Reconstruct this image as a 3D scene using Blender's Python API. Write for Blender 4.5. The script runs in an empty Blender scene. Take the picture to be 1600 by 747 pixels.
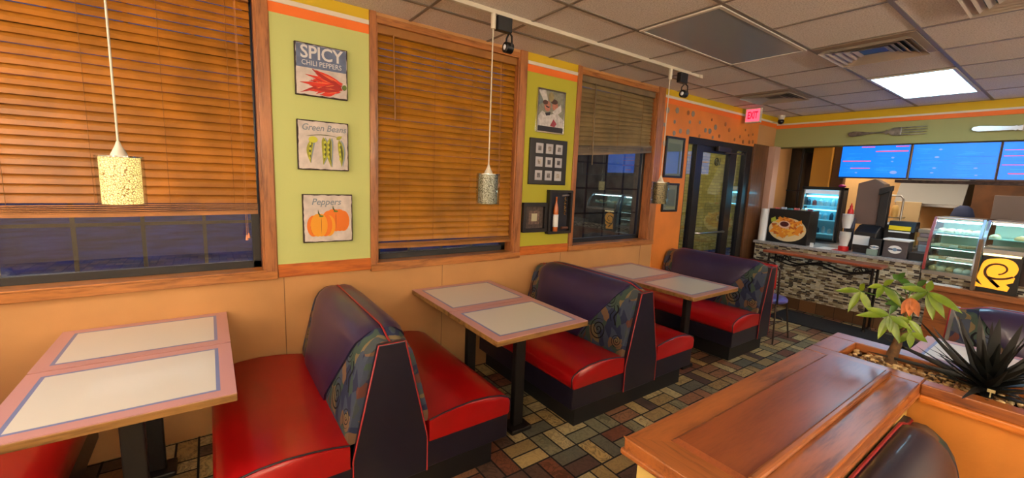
import bpy, bmesh, math, random
from mathutils import Vector, Matrix
random.seed(7)
S = bpy.context.scene
COL = S.collection
# ------------------------------------------------------------------ camera
cam_d = bpy.data.cameras.new('camera'); cam = bpy.data.objects.new('camera', cam_d); COL.objects.link(cam)
cam_d.sensor_fit = 'HORIZONTAL'; cam_d.sensor_width = 36.0; cam_d.lens = 656.58 * 36 / 1600
cam_d.clip_start = 0.02; cam_d.clip_end = 200
RR = ((0.5808645, 0.81292946, 0.04173866), (0.14025682, -0.04944549, -0.98887975), (-0.8018257, 0.58025928, -0.14274003))
M3 = Matrix((RR[0], [-v for v in RR[1]], [-v for v in RR[2]])).transposed()
cam.matrix_world = Matrix.Translation((0, 0, 1.616)) @ M3.to_4x4()
S.camera = cam
# ------------------------------------------------------------------ world, exposure
S.view_settings.view_transform = 'Standard'; S.view_settings.look = 'None'
S.view_settings.exposure = 0.33; S.view_settings.gamma = 1.0; S.view_settings.use_curve_mapping = False
W = bpy.data.worlds.new('dusk'); S.world = W; W.use_nodes = True
W.node_tree.nodes['Background'].inputs[0].default_value = (0.05, 0.10, 0.24, 1)
W.node_tree.nodes['Background'].inputs[1].default_value = 1.3
TROFFER_DAY = 9.0      # emission of the lit ceiling fixtures
TROFFER_WARM = 11.5
KITCHEN = 14.0
PENDANT_W = 9.0
EXT_W = 110.0
ADDED_SCONCE_W = 225.0

# ------------------------------------------------------------------ node helpers
def lin(c):
    return tuple(((v / 255) / 12.92 if v / 255 <= .04045 else ((v / 255 + .055) / 1.055) ** 2.4) for v in c) + (1,)
class NT:
    def __init__(s, name):
        s.m = bpy.data.materials.new(name); s.m.use_nodes = True
        s.t = s.m.node_tree; s.n = s.t.nodes; s.l = s.t.links
        s.p = s.n['Principled BSDF']; s.out = s.n['Material Output']
    def put(s, sock, v):
        if isinstance(v, X): s.l.new(v.s, sock)
        elif isinstance(v, (tuple, list)): sock.default_value = v
        else: sock.default_value = v
    def obj(s):
        return X(s, s.n.new('ShaderNodeTexCoord').outputs['Object'])
    def xyz(s, v=None):
        q = s.n.new('ShaderNodeSeparateXYZ'); s.put(q.inputs[0], v or s.obj())
        return [X(s, o) for o in q.outputs]
    def vec(s, a, b, c):
        q = s.n.new('ShaderNodeCombineXYZ')
        for i, v in enumerate((a, b, c)): s.put(q.inputs[i], v)
        return X(s, q.outputs[0])
    def mth(s, op, a, b=0.0, c=None):
        q = s.n.new('ShaderNodeMath'); q.operation = op
        s.put(q.inputs[0], a); s.put(q.inputs[1], b)
        if c is not None: s.put(q.inputs[2], c)
        return X(s, q.outputs[0])
    def noise(s, v, scale=5, detail=3, rough=.5, dist=0):
        q = s.n.new('ShaderNodeTexNoise'); s.put(q.inputs['Vector'], v)
        q.inputs['Scale'].default_value = scale; q.inputs['Detail'].default_value = detail
        q.inputs['Roughness'].default_value = rough; q.inputs['Distortion'].default_value = dist
        return X(s, q.outputs['Fac'])
    def voro(s, v, scale=5, feature='F1', out=0):
        q = s.n.new('ShaderNodeTexVoronoi'); q.feature = feature; s.put(q.inputs['Vector'], v)
        q.inputs['Scale'].default_value = scale
        return X(s, q.outputs[out])
    def white(s, v):
        q = s.n.new('ShaderNodeTexWhiteNoise'); q.noise_dimensions = '3D'; s.put(q.inputs['Vector'], v)
        return X(s, q.outputs['Value'])
    def ramp(s, f, stops, const=False):
        q = s.n.new('ShaderNodeValToRGB'); s.put(q.inputs[0], f)
        if const: q.color_ramp.interpolation = 'CONSTANT'
        e = q.color_ramp.elements
        while len(e) < len(stops): e.new(.5)
        for i, (p, c) in enumerate(stops): e[i].position = p; e[i].color = c if len(c) == 4 else lin(c)
        return X(s, q.outputs[0])
    def mix(s, f, a, b):
        q = s.n.new('ShaderNodeMix'); q.data_type = 'RGBA'
        s.put(q.inputs[0], f)
        s.put(q.inputs[6], lin(a) if isinstance(a, tuple) and len(a) == 3 else a)
        s.put(q.inputs[7], lin(b) if isinstance(b, tuple) and len(b) == 3 else b)
        return X(s, q.outputs[2])
    def bump(s, h, strength=.3, dist=.002):
        q = s.n.new('ShaderNodeBump'); s.put(q.inputs['Height'], h)
        q.inputs['Strength'].default_value = strength; q.inputs['Distance'].default_value = dist
        s.l.new(q.outputs[0], s.p.inputs['Normal'])
    def set(s, **k):
        for a, v in k.items():
            nm = {'col': 'Base Color', 'rough': 'Roughness', 'metal': 'Metallic', 'spec': 'Specular IOR Level', 'coat': 'Coat Weight',
                  'coatr': 'Coat Roughness', 'emit': 'Emission Color', 'es': 'Emission Strength', 'trans': 'Transmission Weight', 'ior': 'IOR'}[a]
            if a in ('col', 'emit') and isinstance(v, tuple) and len(v) == 3: v = lin(v)
            s.put(s.p.inputs[nm], v)
        return s.m
class X:
    def __init__(s, t, sock): s.t, s.s = t, sock
    def __add__(a, b): return a.t.mth('ADD', a, b)
    def __sub__(a, b): return a.t.mth('SUBTRACT', a, b)
    def __rsub__(a, b): return a.t.mth('SUBTRACT', b, a)
    def __mul__(a, b): return a.t.mth('MULTIPLY', a, b)
    def __truediv__(a, b): return a.t.mth('DIVIDE', a, b)
    def fl(a): return a.t.mth('FLOOR', a)
    def fr(a): return a.t.mth('FRACT', a)
    def ab(a): return a.t.mth('ABSOLUTE', a)
    def mod(a, b): return a.t.mth('FLOORED_MODULO', a, b)
    def gt(a, b): return a.t.mth('GREATER_THAN', a, b)
    def lt(a, b): return a.t.mth('LESS_THAN', a, b)
    def mn(a, b): return a.t.mth('MINIMUM', a, b)
    def mx(a, b): return a.t.mth('MAXIMUM', a, b)

def mat(name, col, rough=.5, metal=0, spec=.5, coat=0, var=0, vs=6, bs=0, bump=.2, bd=.001):
    n = NT(name)
    if var:
        f = n.noise(n.obj(), vs, 4)
        a = tuple(max(0, c * (1 - var)) for c in col); b = tuple(min(255, c * (1 + var)) for c in col)
        n.set(col=n.ramp(f, [(.3, a), (.7, b)]))
    else: n.set(col=col)
    if bs: n.bump(n.noise(n.obj(), bs, 3), bump, bd)
    return n.set(rough=rough, metal=metal, spec=spec, coat=coat)
def glow(name, col, strength, rough=.5):
    n = NT(name); return n.set(col=col, emit=col, es=strength, rough=rough)
def wood(name, c1, c2, axis='x', rough=.35, coat=.2, scale=1.0, spec=.5, coatr=.1):
    n = NT(name); x, y, z = n.xyz()
    k = {'x': (3, 30, 30), 'y': (30, 3, 30), 'z': (30, 30, 3)}[axis]
    v = n.vec(x * (k[0] * scale), y * (k[1] * scale), z * (k[2] * scale))
    g = n.noise(v, 1.0, 5, .6, .6)
    fine = n.noise(n.vec(x * (k[0] * 6), y * (k[1] * 6), z * (k[2] * 6)), 1.0, 2)
    f = g * .75 + fine * .25
    n.set(col=n.ramp(f, [(.36, c2), (.5, c1), (.66, tuple(min(255, c * 1.12) for c in c1))]))
    n.bump(f, .15, .001)
    return n.set(rough=rough, coat=coat, spec=spec, coatr=coatr)
def pane_mat(name, tint=(210, 225, 225), refl=1.0, rough=0.0, ior=1.5):
    n = NT(name); n.n.remove(n.p)
    tr = n.n.new('ShaderNodeBsdfTransparent'); tr.inputs[0].default_value = lin(tint)
    gl = n.n.new('ShaderNodeBsdfGlossy'); gl.inputs['Roughness'].default_value = rough
    ge = n.n.new('ShaderNodeNewGeometry'); dp = n.n.new('ShaderNodeVectorMath'); dp.operation = 'DOT_PRODUCT'
    n.l.new(ge.outputs['Incoming'], dp.inputs[0]); n.l.new(ge.outputs['Normal'], dp.inputs[1])
    cosi = X(n, dp.outputs['Value']).ab(); fres = n.mth('POWER', 1.0 - cosi, 5.0) * .96 + .04
    mm = n.mth('MINIMUM', fres * refl, 1.0)
    mx = n.n.new('ShaderNodeMixShader'); n.l.new(mm.s, mx.inputs[0])
    n.l.new(tr.outputs[0], mx.inputs[1]); n.l.new(gl.outputs[0], mx.inputs[2]); n.l.new(mx.outputs[0], n.out.inputs[0])
    return n.m

# ------------------------------------------------------------------ mesh helpers
def org(p):
    O = Vector((0, 0, 0))
    while p is not None: O += p.location; p = p.parent
    return O
class B:
    def __init__(s): s.bm = bmesh.new()
    def v(s, p): return s.bm.verts.new(p)
    def f(s, vs, mi=0):
        try: q = s.bm.faces.new(vs); q.material_index = mi; return q
        except ValueError: return None
    def box(s, x0, x1, y0, y1, z0, z1, mi=0):
        p = [s.v(c) for c in ((x0, y0, z0), (x1, y0, z0), (x1, y1, z0), (x0, y1, z0), (x0, y0, z1), (x1, y0, z1), (x1, y1, z1), (x0, y1, z1))]
        for i in ((3, 2, 1, 0), (4, 5, 6, 7), (0, 1, 5, 4), (1, 2, 6, 5), (2, 3, 7, 6), (3, 0, 4, 7)): s.f([p[j] for j in i], mi)
        return s
    def plate(s, pts, o, u, v, n, d, mi=0, side=None):
        """2-D outline extruded: front face at o + n*d, back at o."""
        o, u, v, n = map(Vector, (o, u, v, n))
        a = [s.v(o + u * p[0] + v * p[1]) for p in pts]; b = [s.v(o + u * p[0] + v * p[1] + n * d) for p in pts]
        s.f(b, mi); s.f(a[::-1], mi if side is None else side)
        for i in range(len(pts)):
            j = (i + 1) % len(pts); s.f([a[i], a[j], b[j], b[i]], mi if side is None else side)
        return s
    def prism(s, pts, axis, a, b, mi=0):
        ax = {'x': ((0, 1, 0), (0, 0, 1), (1, 0, 0)), 'y': ((1, 0, 0), (0, 0, 1), (0, 1, 0)), 'z': ((1, 0, 0), (0, 1, 0), (0, 0, 1))}[axis]
        return s.plate(pts, Vector(ax[2]) * a, ax[0], ax[1], ax[2], b - a, mi)
    def tube(s, path, r, n=8, mi=0, cap=True, flat=1.0):
        path = [Vector(p) for p in path]; rings = []
        rs = r if isinstance(r, (list, tuple)) else [r] * len(path)
        up = None
        for i, p in enumerate(path):
            t = (path[min(i + 1, len(path) - 1)] - path[max(i - 1, 0)]).normalized()
            if up is None: up = Vector((0, 0, 1)) if abs(t.z) < .9 else Vector((1, 0, 0))
            a = (up - t * up.dot(t))
            if a.length < 1e-6: a = t.orthogonal()
            a.normalize(); up = a; b = t.cross(a)
            rings.append([s.v(p + (a * math.cos(q) * flat + b * math.sin(q)) * rs[i]) for q in (2 * math.pi * k / n for k in range(n))])
        for i in range(len(rings) - 1):
            for k in range(n): s.f([rings[i][k], rings[i][(k + 1) % n], rings[i + 1][(k + 1) % n], rings[i + 1][k]], mi)
        if cap: s.f(rings[0][::-1], mi); s.f(rings[-1], mi)
        return s
    def lathe(s, prof, c=(0, 0, 0), n=24, mi=0, axis='z', sx=1, sy=1):
        c = Vector(c); rings = []
        for r, h in prof:
            ring = []
            for k in range(n):
                q = 2 * math.pi * k / n; a, b = math.cos(q) * r * sx, math.sin(q) * r * sy
                ring.append(s.v(c + Vector({'z': (a, b, h), 'y': (a, h, b), 'x': (h, a, b)}[axis])))
            rings.append(ring)
        for i in range(len(rings) - 1):
            for k in range(n): s.f([rings[i][k], rings[i][(k + 1) % n], rings[i + 1][(k + 1) % n], rings[i + 1][k]], mi)
        if prof[0][0] > 1e-5: s.f(rings[0][::-1], mi)
        if prof[-1][0] > 1e-5: s.f(rings[-1], mi)
        return s
    def ball(s, c, r, n=12, mi=0, sz=1, sx=1, sy=1):
        m = n // 2
        return s.lathe([(max(1e-6, r * math.sin(math.pi * i / m)), -r * sz * math.cos(math.pi * i / m)) for i in range(m + 1)], c, n, mi, 'z', sx, sy)
    def loft(s, rows, mi=0, closed=True, cap=True, mif=None):
        vs = [[s.v(p) for p in r] for r in rows]; n = len(rows[0])
        for i in range(len(rows) - 1):
            for k in range(n if closed else n - 1):
                s.f([vs[i][k], vs[i][(k + 1) % n], vs[i + 1][(k + 1) % n], vs[i + 1][k]], mif(i, k) if mif else mi)
        if cap and closed: s.f(vs[0][::-1], mi); s.f(vs[-1], mi)
        return s
    def done(s, name, mats, parent=None, bevel=0, smooth=0, seg=2, label=None, local=False, merge=True):
        bm = s.bm
        if merge: bmesh.ops.remove_doubles(bm, verts=bm.verts, dist=1e-6)
        bmesh.ops.recalc_face_normals(bm, faces=bm.faces)
        if parent is not None: O = Vector((0, 0, 0)) if local else org(parent)
        elif local: O = Vector((0, 0, 0))
        else:
            c = [v.co for v in bm.verts]
            O = Vector(((min(p.x for p in c) + max(p.x for p in c)) / 2, (min(p.y for p in c) + max(p.y for p in c)) / 2, min(p.z for p in c)))
        for v in bm.verts: v.co -= O
        me = bpy.data.meshes.new(name); bm.to_mesh(me); bm.free()
        for m in (mats if isinstance(mats, (list, tuple)) else [mats]): me.materials.append(m)
        o = bpy.data.objects.new(name, me); COL.objects.link(o)
        if parent is not None: o.parent = parent
        else: o.location = O
        if smooth:
            for p in me.polygons: p.use_smooth = True
            try: me.set_sharp_from_angle(angle=math.radians(smooth))
            except Exception: pass
        if bevel:
            b = o.modifiers.new('bevel', 'BEVEL'); b.width = bevel; b.segments = seg; b.limit_method = 'ANGLE'; b.angle_limit = math.radians(40)
        if label: o['label'] = label
        return o
def tag(o, label, cat, group=None, kind=None):
    o['label'] = label; o['category'] = cat
    if group: o['group'] = group
    if kind: o['kind'] = kind
    return o
def thing(name, loc, label, cat, group=None, rot=0):
    o = bpy.data.objects.new(name, None); COL.objects.link(o); o.empty_display_size = .1
    o.location = loc; o.rotation_euler = (0, 0, rot)
    return tag(o, label, cat, group)
def struct(o): o['kind'] = 'structure'; return o
def sroot(name, loc=(0, 0, 0)):
    o = bpy.data.objects.new(name, None); COL.objects.link(o); o.location = loc; o['kind'] = 'structure'; return o
def dup(root, loc, rot=None, label=None, group=None):
    r = root.copy(); COL.objects.link(r); r.location = loc
    if rot is not None: r.rotation_euler = (0, 0, rot)
    if label: r['label'] = label
    if group: r['group'] = group
    for ch in list(root.children):
        c = ch.copy(); COL.objects.link(c); c.parent = r
        for g in list(ch.children):
            d = g.copy(); COL.objects.link(d); d.parent = c
    return r
def words(txt, size, loc, face, m, name='lettering', parent=None, depth=.0006, align='CENTER', offset=0.0, sx=1.0, shear=0, spin=0):
    """Lettering as a thin mesh. face 'left': on the left wall, read from the room; 'back': on a plane facing -y."""
    cu = bpy.data.curves.new(name, 'FONT'); cu.body = txt; cu.size = size; cu.extrude = depth; cu.align_x = align; cu.align_y = 'CENTER'
    cu.offset = offset; cu.shear = shear; cu.resolution_u = 3
    t = bpy.data.objects.new(name, cu); COL.objects.link(t)
    dg = bpy.context.evaluated_depsgraph_get()
    me = bpy.data.meshes.new_from_object(t.evaluated_get(dg)); COL.objects.unlink(t); bpy.data.objects.remove(t)
    rot = Matrix(((0, 0, 1), (1, 0, 0), (0, 1, 0))) if face == 'left' else (Matrix(((1, 0, 0), (0, 0, -1), (0, 1, 0))) if face == 'back' else face)
    sc = Matrix.Diagonal((sx, 1, 1)); sp = Matrix.Rotation(spin, 3, 'Z')
    O = org(parent) if parent else Vector((0, 0, 0))
    me.transform(Matrix.Translation(Vector(loc) - (O if parent else Vector(loc))) @ (rot @ sp @ sc).to_4x4())
    me.materials.clear(); me.materials.append(m)
    o = bpy.data.objects.new(name, me); COL.objects.link(o)
    if parent: o.parent = parent
    else: o.location = loc
    return o
# ------------------------------------------------------------------ materials
XW = -2.955; ZC = 2.666; YS = 6.9; YC = 6.45
m_tan = mat('tan wall paint', (188, 136, 82), .75, var=.04, vs=3, bs=140, bump=.25)
m_orange = mat('orange wall paint', (216, 124, 44), .6, var=.05, vs=3, bs=120, bump=.3)
m_green = mat('lime green paint', (188, 194, 118), .7, bs=150, bump=.15)
m_yelgreen = mat('yellow green paint', (178, 172, 44), .7, bs=150, bump=.15)
m_olive = mat('olive green paint', (150, 148, 92), .75, bs=120, bump=.15)
m_yellow = mat('yellow band paint', (205, 170, 12), .6)
m_white = mat('off white paint', (215, 205, 190), .6)
m_band = mat('orange band paint', (232, 112, 28), .6)
m_oak_z = wood('oak trim upright', (158, 98, 52), (120, 70, 34), 'z', .4, .15)
m_oak_y = wood('oak trim level', (168, 106, 50), (128, 76, 32), 'y', .4, .15)
m_oakband = wood('orange stained board', (186, 98, 26), (160, 78, 16), 'y', .45, .1)
m_oak_x = wood('oak trim cross', (184, 108, 44), (142, 78, 30), 'x', .4, .15)
m_cap_y = wood('glossy oak lengthwise', (148, 84, 36), (98, 48, 18), 'y', .34, .5, .8, coatr=.3)
m_cap_x = wood('glossy oak crosswise', (148, 84, 36), (98, 48, 18), 'x', .34, .5, .8, coatr=.3)
m_panel = wood('glossy cherry stained panel', (130, 66, 28), (104, 46, 18), 'y', .3, .5, .35, coatr=.3)
m_black = mat('black metal', (14, 14, 16), .4)
m_blackp = mat('black plastic', (20, 20, 23), .45)
m_frame = mat('black window frame', (20, 22, 26), .35, spec=.6)
m_glass = pane_mat('window glass', (215, 222, 230), 2.4)
m_doorglass = pane_mat('door glass', (230, 232, 225), 1.8)
m_clear = pane_mat('clear glass', (235, 240, 240), 1.3)
m_steel = mat('brushed steel', (170, 172, 175), .28, metal=1)
m_chrome = mat('chrome', (215, 215, 215), .12, metal=1)
m_darksteel = mat('dark steel', (78, 66, 62), .35, metal=.8)
m_ivory = mat('ivory plastic', (205, 196, 176), .5)
m_paper = mat('white paper', (226, 226, 224), .8)
m_red = mat('red plastic', (200, 28, 24), .45)
m_beige = mat('beige wall paint', (196, 166, 118), .8, var=.06, vs=2)
m_brown = mat('brown panelling', (92, 56, 28), .6, var=.25, vs=4)
m_mat = mat('black rubber mat', (18, 18, 20), .85, bs=200, bump=.4)
m_soil = mat('dark soil', (40, 26, 16), .95, bs=60, bump=.6)

def floor_mat():
    n = NT('slate basketweave tiles'); x, y, z = n.xyz()
    p = .2105
    X0 = x + (1.678 + p * 40); Y0 = y - (1.352 - p * 40)
    gx, gy = X0 / p, Y0 / p
    i, j = gx.fl(), gy.fl(); u, v = gx.fr(), gy.fr()
    par = (i + j).mod(2.0)
    a = u * par + v * (1.0 - par)            # across the pair
    b = v * par + u * (1.0 - par)
    h = (a * 2).fl(); aa = (a * 2).fr()
    da = (.5 - (aa - .5).ab()) * .5; db = .5 - (b - .5).ab()
    edge = da.mn(db)
    grout = edge.lt(.026)
    rnd = n.white(n.vec(i, j, h)); rnd2 = n.white(n.vec(j, h, i + 7.3))
    tone = n.ramp(rnd, [(0, (150, 124, 78)), (.14, (112, 66, 46)), (.26, (96, 92, 76)), (.38, (170, 144, 92)), (.5, (140, 96, 66)), (.62, (122, 116, 88)), (.74, (178, 158, 112)), (.88, (84, 62, 52))], True)
    w = n.noise(n.vec(x + rnd * 9, y + rnd2 * 9, rnd), 11, 3, .5, 1.2)
    vein = n.ramp((w * 6).fr(), [(0, (.34, .3, .25, 1)), (.28, (1, 1, 1, 1)), (.62, (1.25, 1.2, 1.05, 1)), (1, (.4, .36, .3, 1))])
    q = n.n.new('ShaderNodeMix'); q.data_type = 'RGBA'; q.blend_type = 'MULTIPLY'
    n.put(q.inputs[0], rnd2 * .7 + .25); n.put(q.inputs[6], tone); n.put(q.inputs[7], vein)
    n.set(col=n.mix(grout, X(n, q.outputs[2]), (14, 12, 10)), rough=n.mix(grout, (.42, .42, .42, 1), (.85, .85, .85, 1)))
    n.bump(edge.mn(.05) * 10 + w * .15, .5, .003)
    return n.m
def mosaic_mat():
    n = NT('glass and stone mosaic'); x, y, z = n.xyz()
    r = (z / .0205).fl(); off = n.white(n.vec(r, 1.0, 2.0)) * .05
    cx = (x + (off + 20)) / .052; c = cx.fl()
    e = (.5 - (cx.fr() - .5).ab()) * 2.5; e2 = .5 - ((z / .0205).fr() - .5).ab()
    g = e.mn(e2).lt(.07)
    rnd = n.white(n.vec(r, c, 3.0))
    tone = n.ramp(rnd, [(0, (206, 200, 176)), (.22, (150, 138, 110)), (.36, (56, 40, 34)), (.52, (186, 184, 168)), (.68, (112, 92, 66)), (.8, (34, 28, 28)), (.9, (168, 160, 128))], True)
    n.set(col=n.mix(g, tone, (150, 144, 128)), rough=.3)
    n.bump(e.mn(e2).mn(.12), .3, .002)
    return n.m
def ceiling_mat():
    n = NT('speckled acoustic tile'); o = n.obj()
    f = n.noise(o, 120, 3, .7)
    n.set(col=n.ramp(f, [(.32, (188, 176, 164)), (.5, (228, 219, 209)), (.7, (244, 236, 228))]), rough=.95, spec=.1)
    n.bump(f, .8, .003); return n.m
m_floor = floor_mat(); m_mosaic = mosaic_mat(); m_ceil = ceiling_mat()

# ------------------------------------------------------------------ setting: shell
struct(B().box(-6.5, 4.5, -3.5, 9.6, -.1, 0).done('floor', m_floor, local=True))
struct(B().box(-3.3, 4.5, -3.5, 9.6, ZC, ZC + .12).done('ceiling', m_ceil, local=True))
m_tbar = mat('ceiling grid metal', (128, 116, 104), .5)
g = B()
for k in range(-1, 10):
    x = -2.63 + .602 * k
    g.box(x - .012, x + .012, -3.4, YS, ZC - .006, ZC + .002)
for k in range(-7, 10):
    y = 1.82 + .632 * k
    if y < YS: g.box(XW, 4.4, y - .010, y + .010, ZC - .005, ZC + .002)
struct(g.done('trim_1', m_tbar, local=True, label='painted metal ceiling grid'))
# left wall: openings for three windows and the door
ops = [(-1.25, .262, .985, 2.62), (.952, 2.143, .975, 2.62), (2.857, 4.02, .99, 2.62), (4.665, 6.30, 0, 2.2)]
wl = B(); XB = XW - .16
wl.box(XB, XW, -3.5, ops[0][0], 0, ZC)
for a, b, z0, z1 in ops:
    if z0 > 0: wl.box(XB, XW, a, b, 0, z0)
    wl.box(XB, XW, a, b, z1, ZC)
for (a, b) in ((ops[0][1], ops[1][0]), (ops[1][1], ops[2][0]), (ops[2][1], ops[3][0]), (ops[3][1], 9.6)): wl.box(XB, XW, a, b, 0, ZC)
struct(wl.done('wall_left', m_tan, local=True))
def skin(name, y0, y1, z0, z1, m, t=.004, n=1):
    return struct(B().box(XW - .001, XW + t, y0, y1, z0, z1).done(name, m, local=True))
t2 = 2
def trim(b, m, bevel=0, label=None):
    global t2
    o = struct(b.done('trim_%d' % t2, m, local=True, bevel=bevel)); t2 += 1
    if label: o['label'] = label
    return o
# painted panels
trim(B().box(XW, XW + .004, .33, .905, 1.015, 2.52), m_green, label='lime green painted panel')
trim(B().box(XW, XW + .004, 2.225, 2.80, 1.015, 2.52), m_yelgreen, label='yellow green painted panel')
trim(B().box(XW, XW + .004, 4.14, 6.35, 2.2, 2.52), m_orange, label='orange painted wall over the door')
trim(B().box(XW, XW + .004, 4.14, 4.665, 0, 2.2), m_orange, label='orange painted wall beside the door')
for a, b in ((.325, .905), (2.222, 2.80), (4.14, YS)):
    trim(B().box(XW, XW + .005, a, b, 2.600, ZC), m_yellow, label='yellow painted band under the ceiling')
    trim(B().box(XW, XW + .012, a, b, 2.572, 2.600), m_white, .003, label='off white moulding strip')
    trim(B().box(XW, XW + .006, a, b, 2.515, 2.572), m_band, label='orange painted band')
# oak board under the painted panels, apron under the windows
trim(B().box(XW, XW + .012, .33, .907, .934, 1.018), m_oakband, .003, label='orange stained board under the lime panel')
trim(B().box(XW, XW + .012, 2.222, 2.80, .937, 1.018), m_oakband, .003, label='orange stained board under the yellow green panel')

m_seam = mat('panel seam', (120, 84, 50), .7)
for yy in (.36, 1.47, 2.72, 3.93): trim(B().box(XW, XW + .0012, yy - .002, yy + .002, 0, .93), m_seam, label='thin upright seam in the tan wall')
def window(name, y0, y1, z0, casL, casR, muny, munz, x=-3.07):
    r = sroot(name)
    f = B()
    t = .014
    # casing on the wall: stiles and bottom rail
    if casL: f.box(XW - .002, XW + t, casL, y0, z0 - .055, ZC)
    if casR: f.box(XW - .002, XW + t, y1, casR, z0 - .055, ZC)
    f.done('window_casing', m_oak_z, r, bevel=.003)
    B().box(XW - .002, XW + t + .008, (casL or y0), (casR or y1), z0 - .055, z0 - .006).box(XW - .10, XW + t + .012, y0 - .002, y1 + .002, z0 - .006, z0 + .006).done('window_sill', m_oak_y, r, bevel=.003)
    B().box(XW - .09, XW + .004, y0 - .001, y1 + .001, 2.60, 2.645).done('window_head', m_oak_y, r, bevel=.003)
    B().box(XW - .10, XW + .001, y0, y0 + .012, z0, 2.61).box(XW - .10, XW + .001, y1 - .012, y1, z0, 2.61).done('window_jamb', m_oak_z, r)
    b = B(); w = .045
    for (a, c, d, e) in ((y0 + .012, y1 - .012, z0 + .004, z0 + .004 + w), (y0 + .012, y1 - .012, 2.56, 2.61), (y0 + .012, y0 + .012 + w, z0, 2.61), (y1 - .012 - w, y1 - .012, z0, 2.61)):
        b.box(x - .02, x + .02, a, c, d, e)
    b.done('window_frame', m_frame, r, bevel=.003)
    mm = B()
    for yy in muny: mm.box(x - .016, x - .006, yy - .009, yy + .009, z0 + .04, 2.58)
    for zz in munz: mm.box(x - .017, x - .007, y0 + .05, y1 - .05, zz - .009, zz + .009)
    mm.done('window_muntin', m_munt if name != 'window_3' else m_frame, r)
    B().box(x - .003, x + .001, y0 + .05, y1 - .05, z0 + .04, 2.57).done('window_glass', m_glass, r)
m_munt = mat('tan muntin bars', (120, 104, 78), .5)
window('window_1', *ops[0][:3], None, .325, (-1.15, -.86, -.585, -.31, -.033), (1.28, 1.6, 1.92, 2.24), x=-3.075)
window('window_2', *ops[1][:3], .907, 2.217, (1.24, 1.52, 1.80), (1.02, 1.34, 1.66, 1.98, 2.3))
window('window_3', *ops[2][:3], 2.803, 4.136, (3.14, 3.42, 3.70), (1.29, 1.55, 1.81, 2.07, 2.33))
# door, sidelights and header
d = sroot('door_1'); XD = XW - .03
db = B()
for a, b in ((4.665, 4.70), (4.885, 5.03), (5.70, 5.86), (6.12, 6.27)): db.box(XD - .05, XD + .02, a, b, 0, 2.15)
db.box(XD - .05, XD + .022, 4.665, 6.27, 2.12, 2.2).box(XD - .04, XD + .01, 5.03, 5.70, 2.045, 2.12).box(XD - .04, XD + .01, 5.03, 5.70, 0, .22)
db.box(XD - .04, XD + .01, 4.70, 4.885, 0, .1).box(XD - .04, XD + .01, 5.86, 6.12, 0, .1)
db.done('door_frame', mat('dark bronze door frame', (26, 24, 24), .35, metal=.3), d, bevel=.003)
B().box(XD - .018, XD - .012, 5.03, 5.70, .22, 2.045).box(XD - .018, XD - .012, 4.70, 4.885, .1, 2.12).box(XD - .018, XD - .012, 5.86, 6.12, .1, 2.12).done('door_glass', m_doorglass, d)
B().tube([(XD + .02, 5.03, 1.02), (XD + .06, 5.06, 1.02), (XD + .06, 5.66, 1.02), (XD + .02, 5.70, 1.02)], .014).done('door_handle', m_steel, d, smooth=40)
B().box(XD + .022, XD + .07, 5.30, 5.60, 2.07, 2.13).tube([(XD + .05, 5.5, 2.06), (XD + .16, 5.75, 2.055), (XD + .03, 6.0, 2.09)], .009).done('door_closer', m_darksteel, d, bevel=.004)
lg = B()
lg.tube([(XD - .011, 5.42 + .045 * math.cos(a), 1.94 + .045 * math.sin(a)) for a in [2 * math.pi * k / 24 for k in range(25)]], .006, 6)
lg.tube([(XD - .011, 5.42 + .02 * math.cos(a), 1.94 + .02 * math.sin(a)) for a in [math.pi * k / 12 for k in range(-14, 9)]], .005, 6)
lg.tube([(XD - .011, 5.50, 1.90), (XD - .011, 5.50, 1.99)], .005, 6)
lg.done('door_emblem', m_black, d)
trim(B().box(XW - .16, XW + .02, 6.27, 6.70, 0, 2.24), wood('brown stained post', (96, 58, 28), (66, 38, 18), 'z', .45), .004, label='brown stained wooden door post')
# soffit over the counter
struct(B().box(XW, 4.4, YS, YS + .25, 2.235, ZC).done('wall_back', m_olive, local=True))
trim(B().box(XW, 4.4, YS - .006, YS, 2.570, ZC), m_yellow, label='yellow band on the soffit')
trim(B().box(XW, 4.4, YS - .014, YS, 2.550, 2.572), m_white, label='pale moulding strip on the soffit')
trim(B().box(XW, 4.4, YS - .012, YS, 2.500, 2.550), m_band, .003, label='orange band on the soffit')
m_blend = mat('white post cladding', (190, 150, 130), .45)
trim(B().box(XW + .005, XW + .10, 6.72, YS - .01, .87, 2.235), m_blend, .004, label='pale narrow post at the end of the counter')
# other walls
m_far = mat('pale yellow green far wall', (176, 160, 70), .8)
m_creamwall = mat('cream wall paint', (226, 206, 172), .8)
struct(B().box(3.4, 3.5, -3.5, 9.6, 0, ZC).done('wall_right', m_creamwall, local=True))
struct(B().box(-3.3, 4.5, -3.6, -3.5, 0, ZC).done('wall_front', m_creamwall, local=True))
struct(B().box(-3.3, 4.5, 9.5, 9.6, 0, ZC).done('wall_kitchen', m_beige, local=True))
struct(B().box(-1.02, 3.4, 8.4, 8.5, 0, ZC).done('wall_partition', m_brown, local=True))
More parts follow.
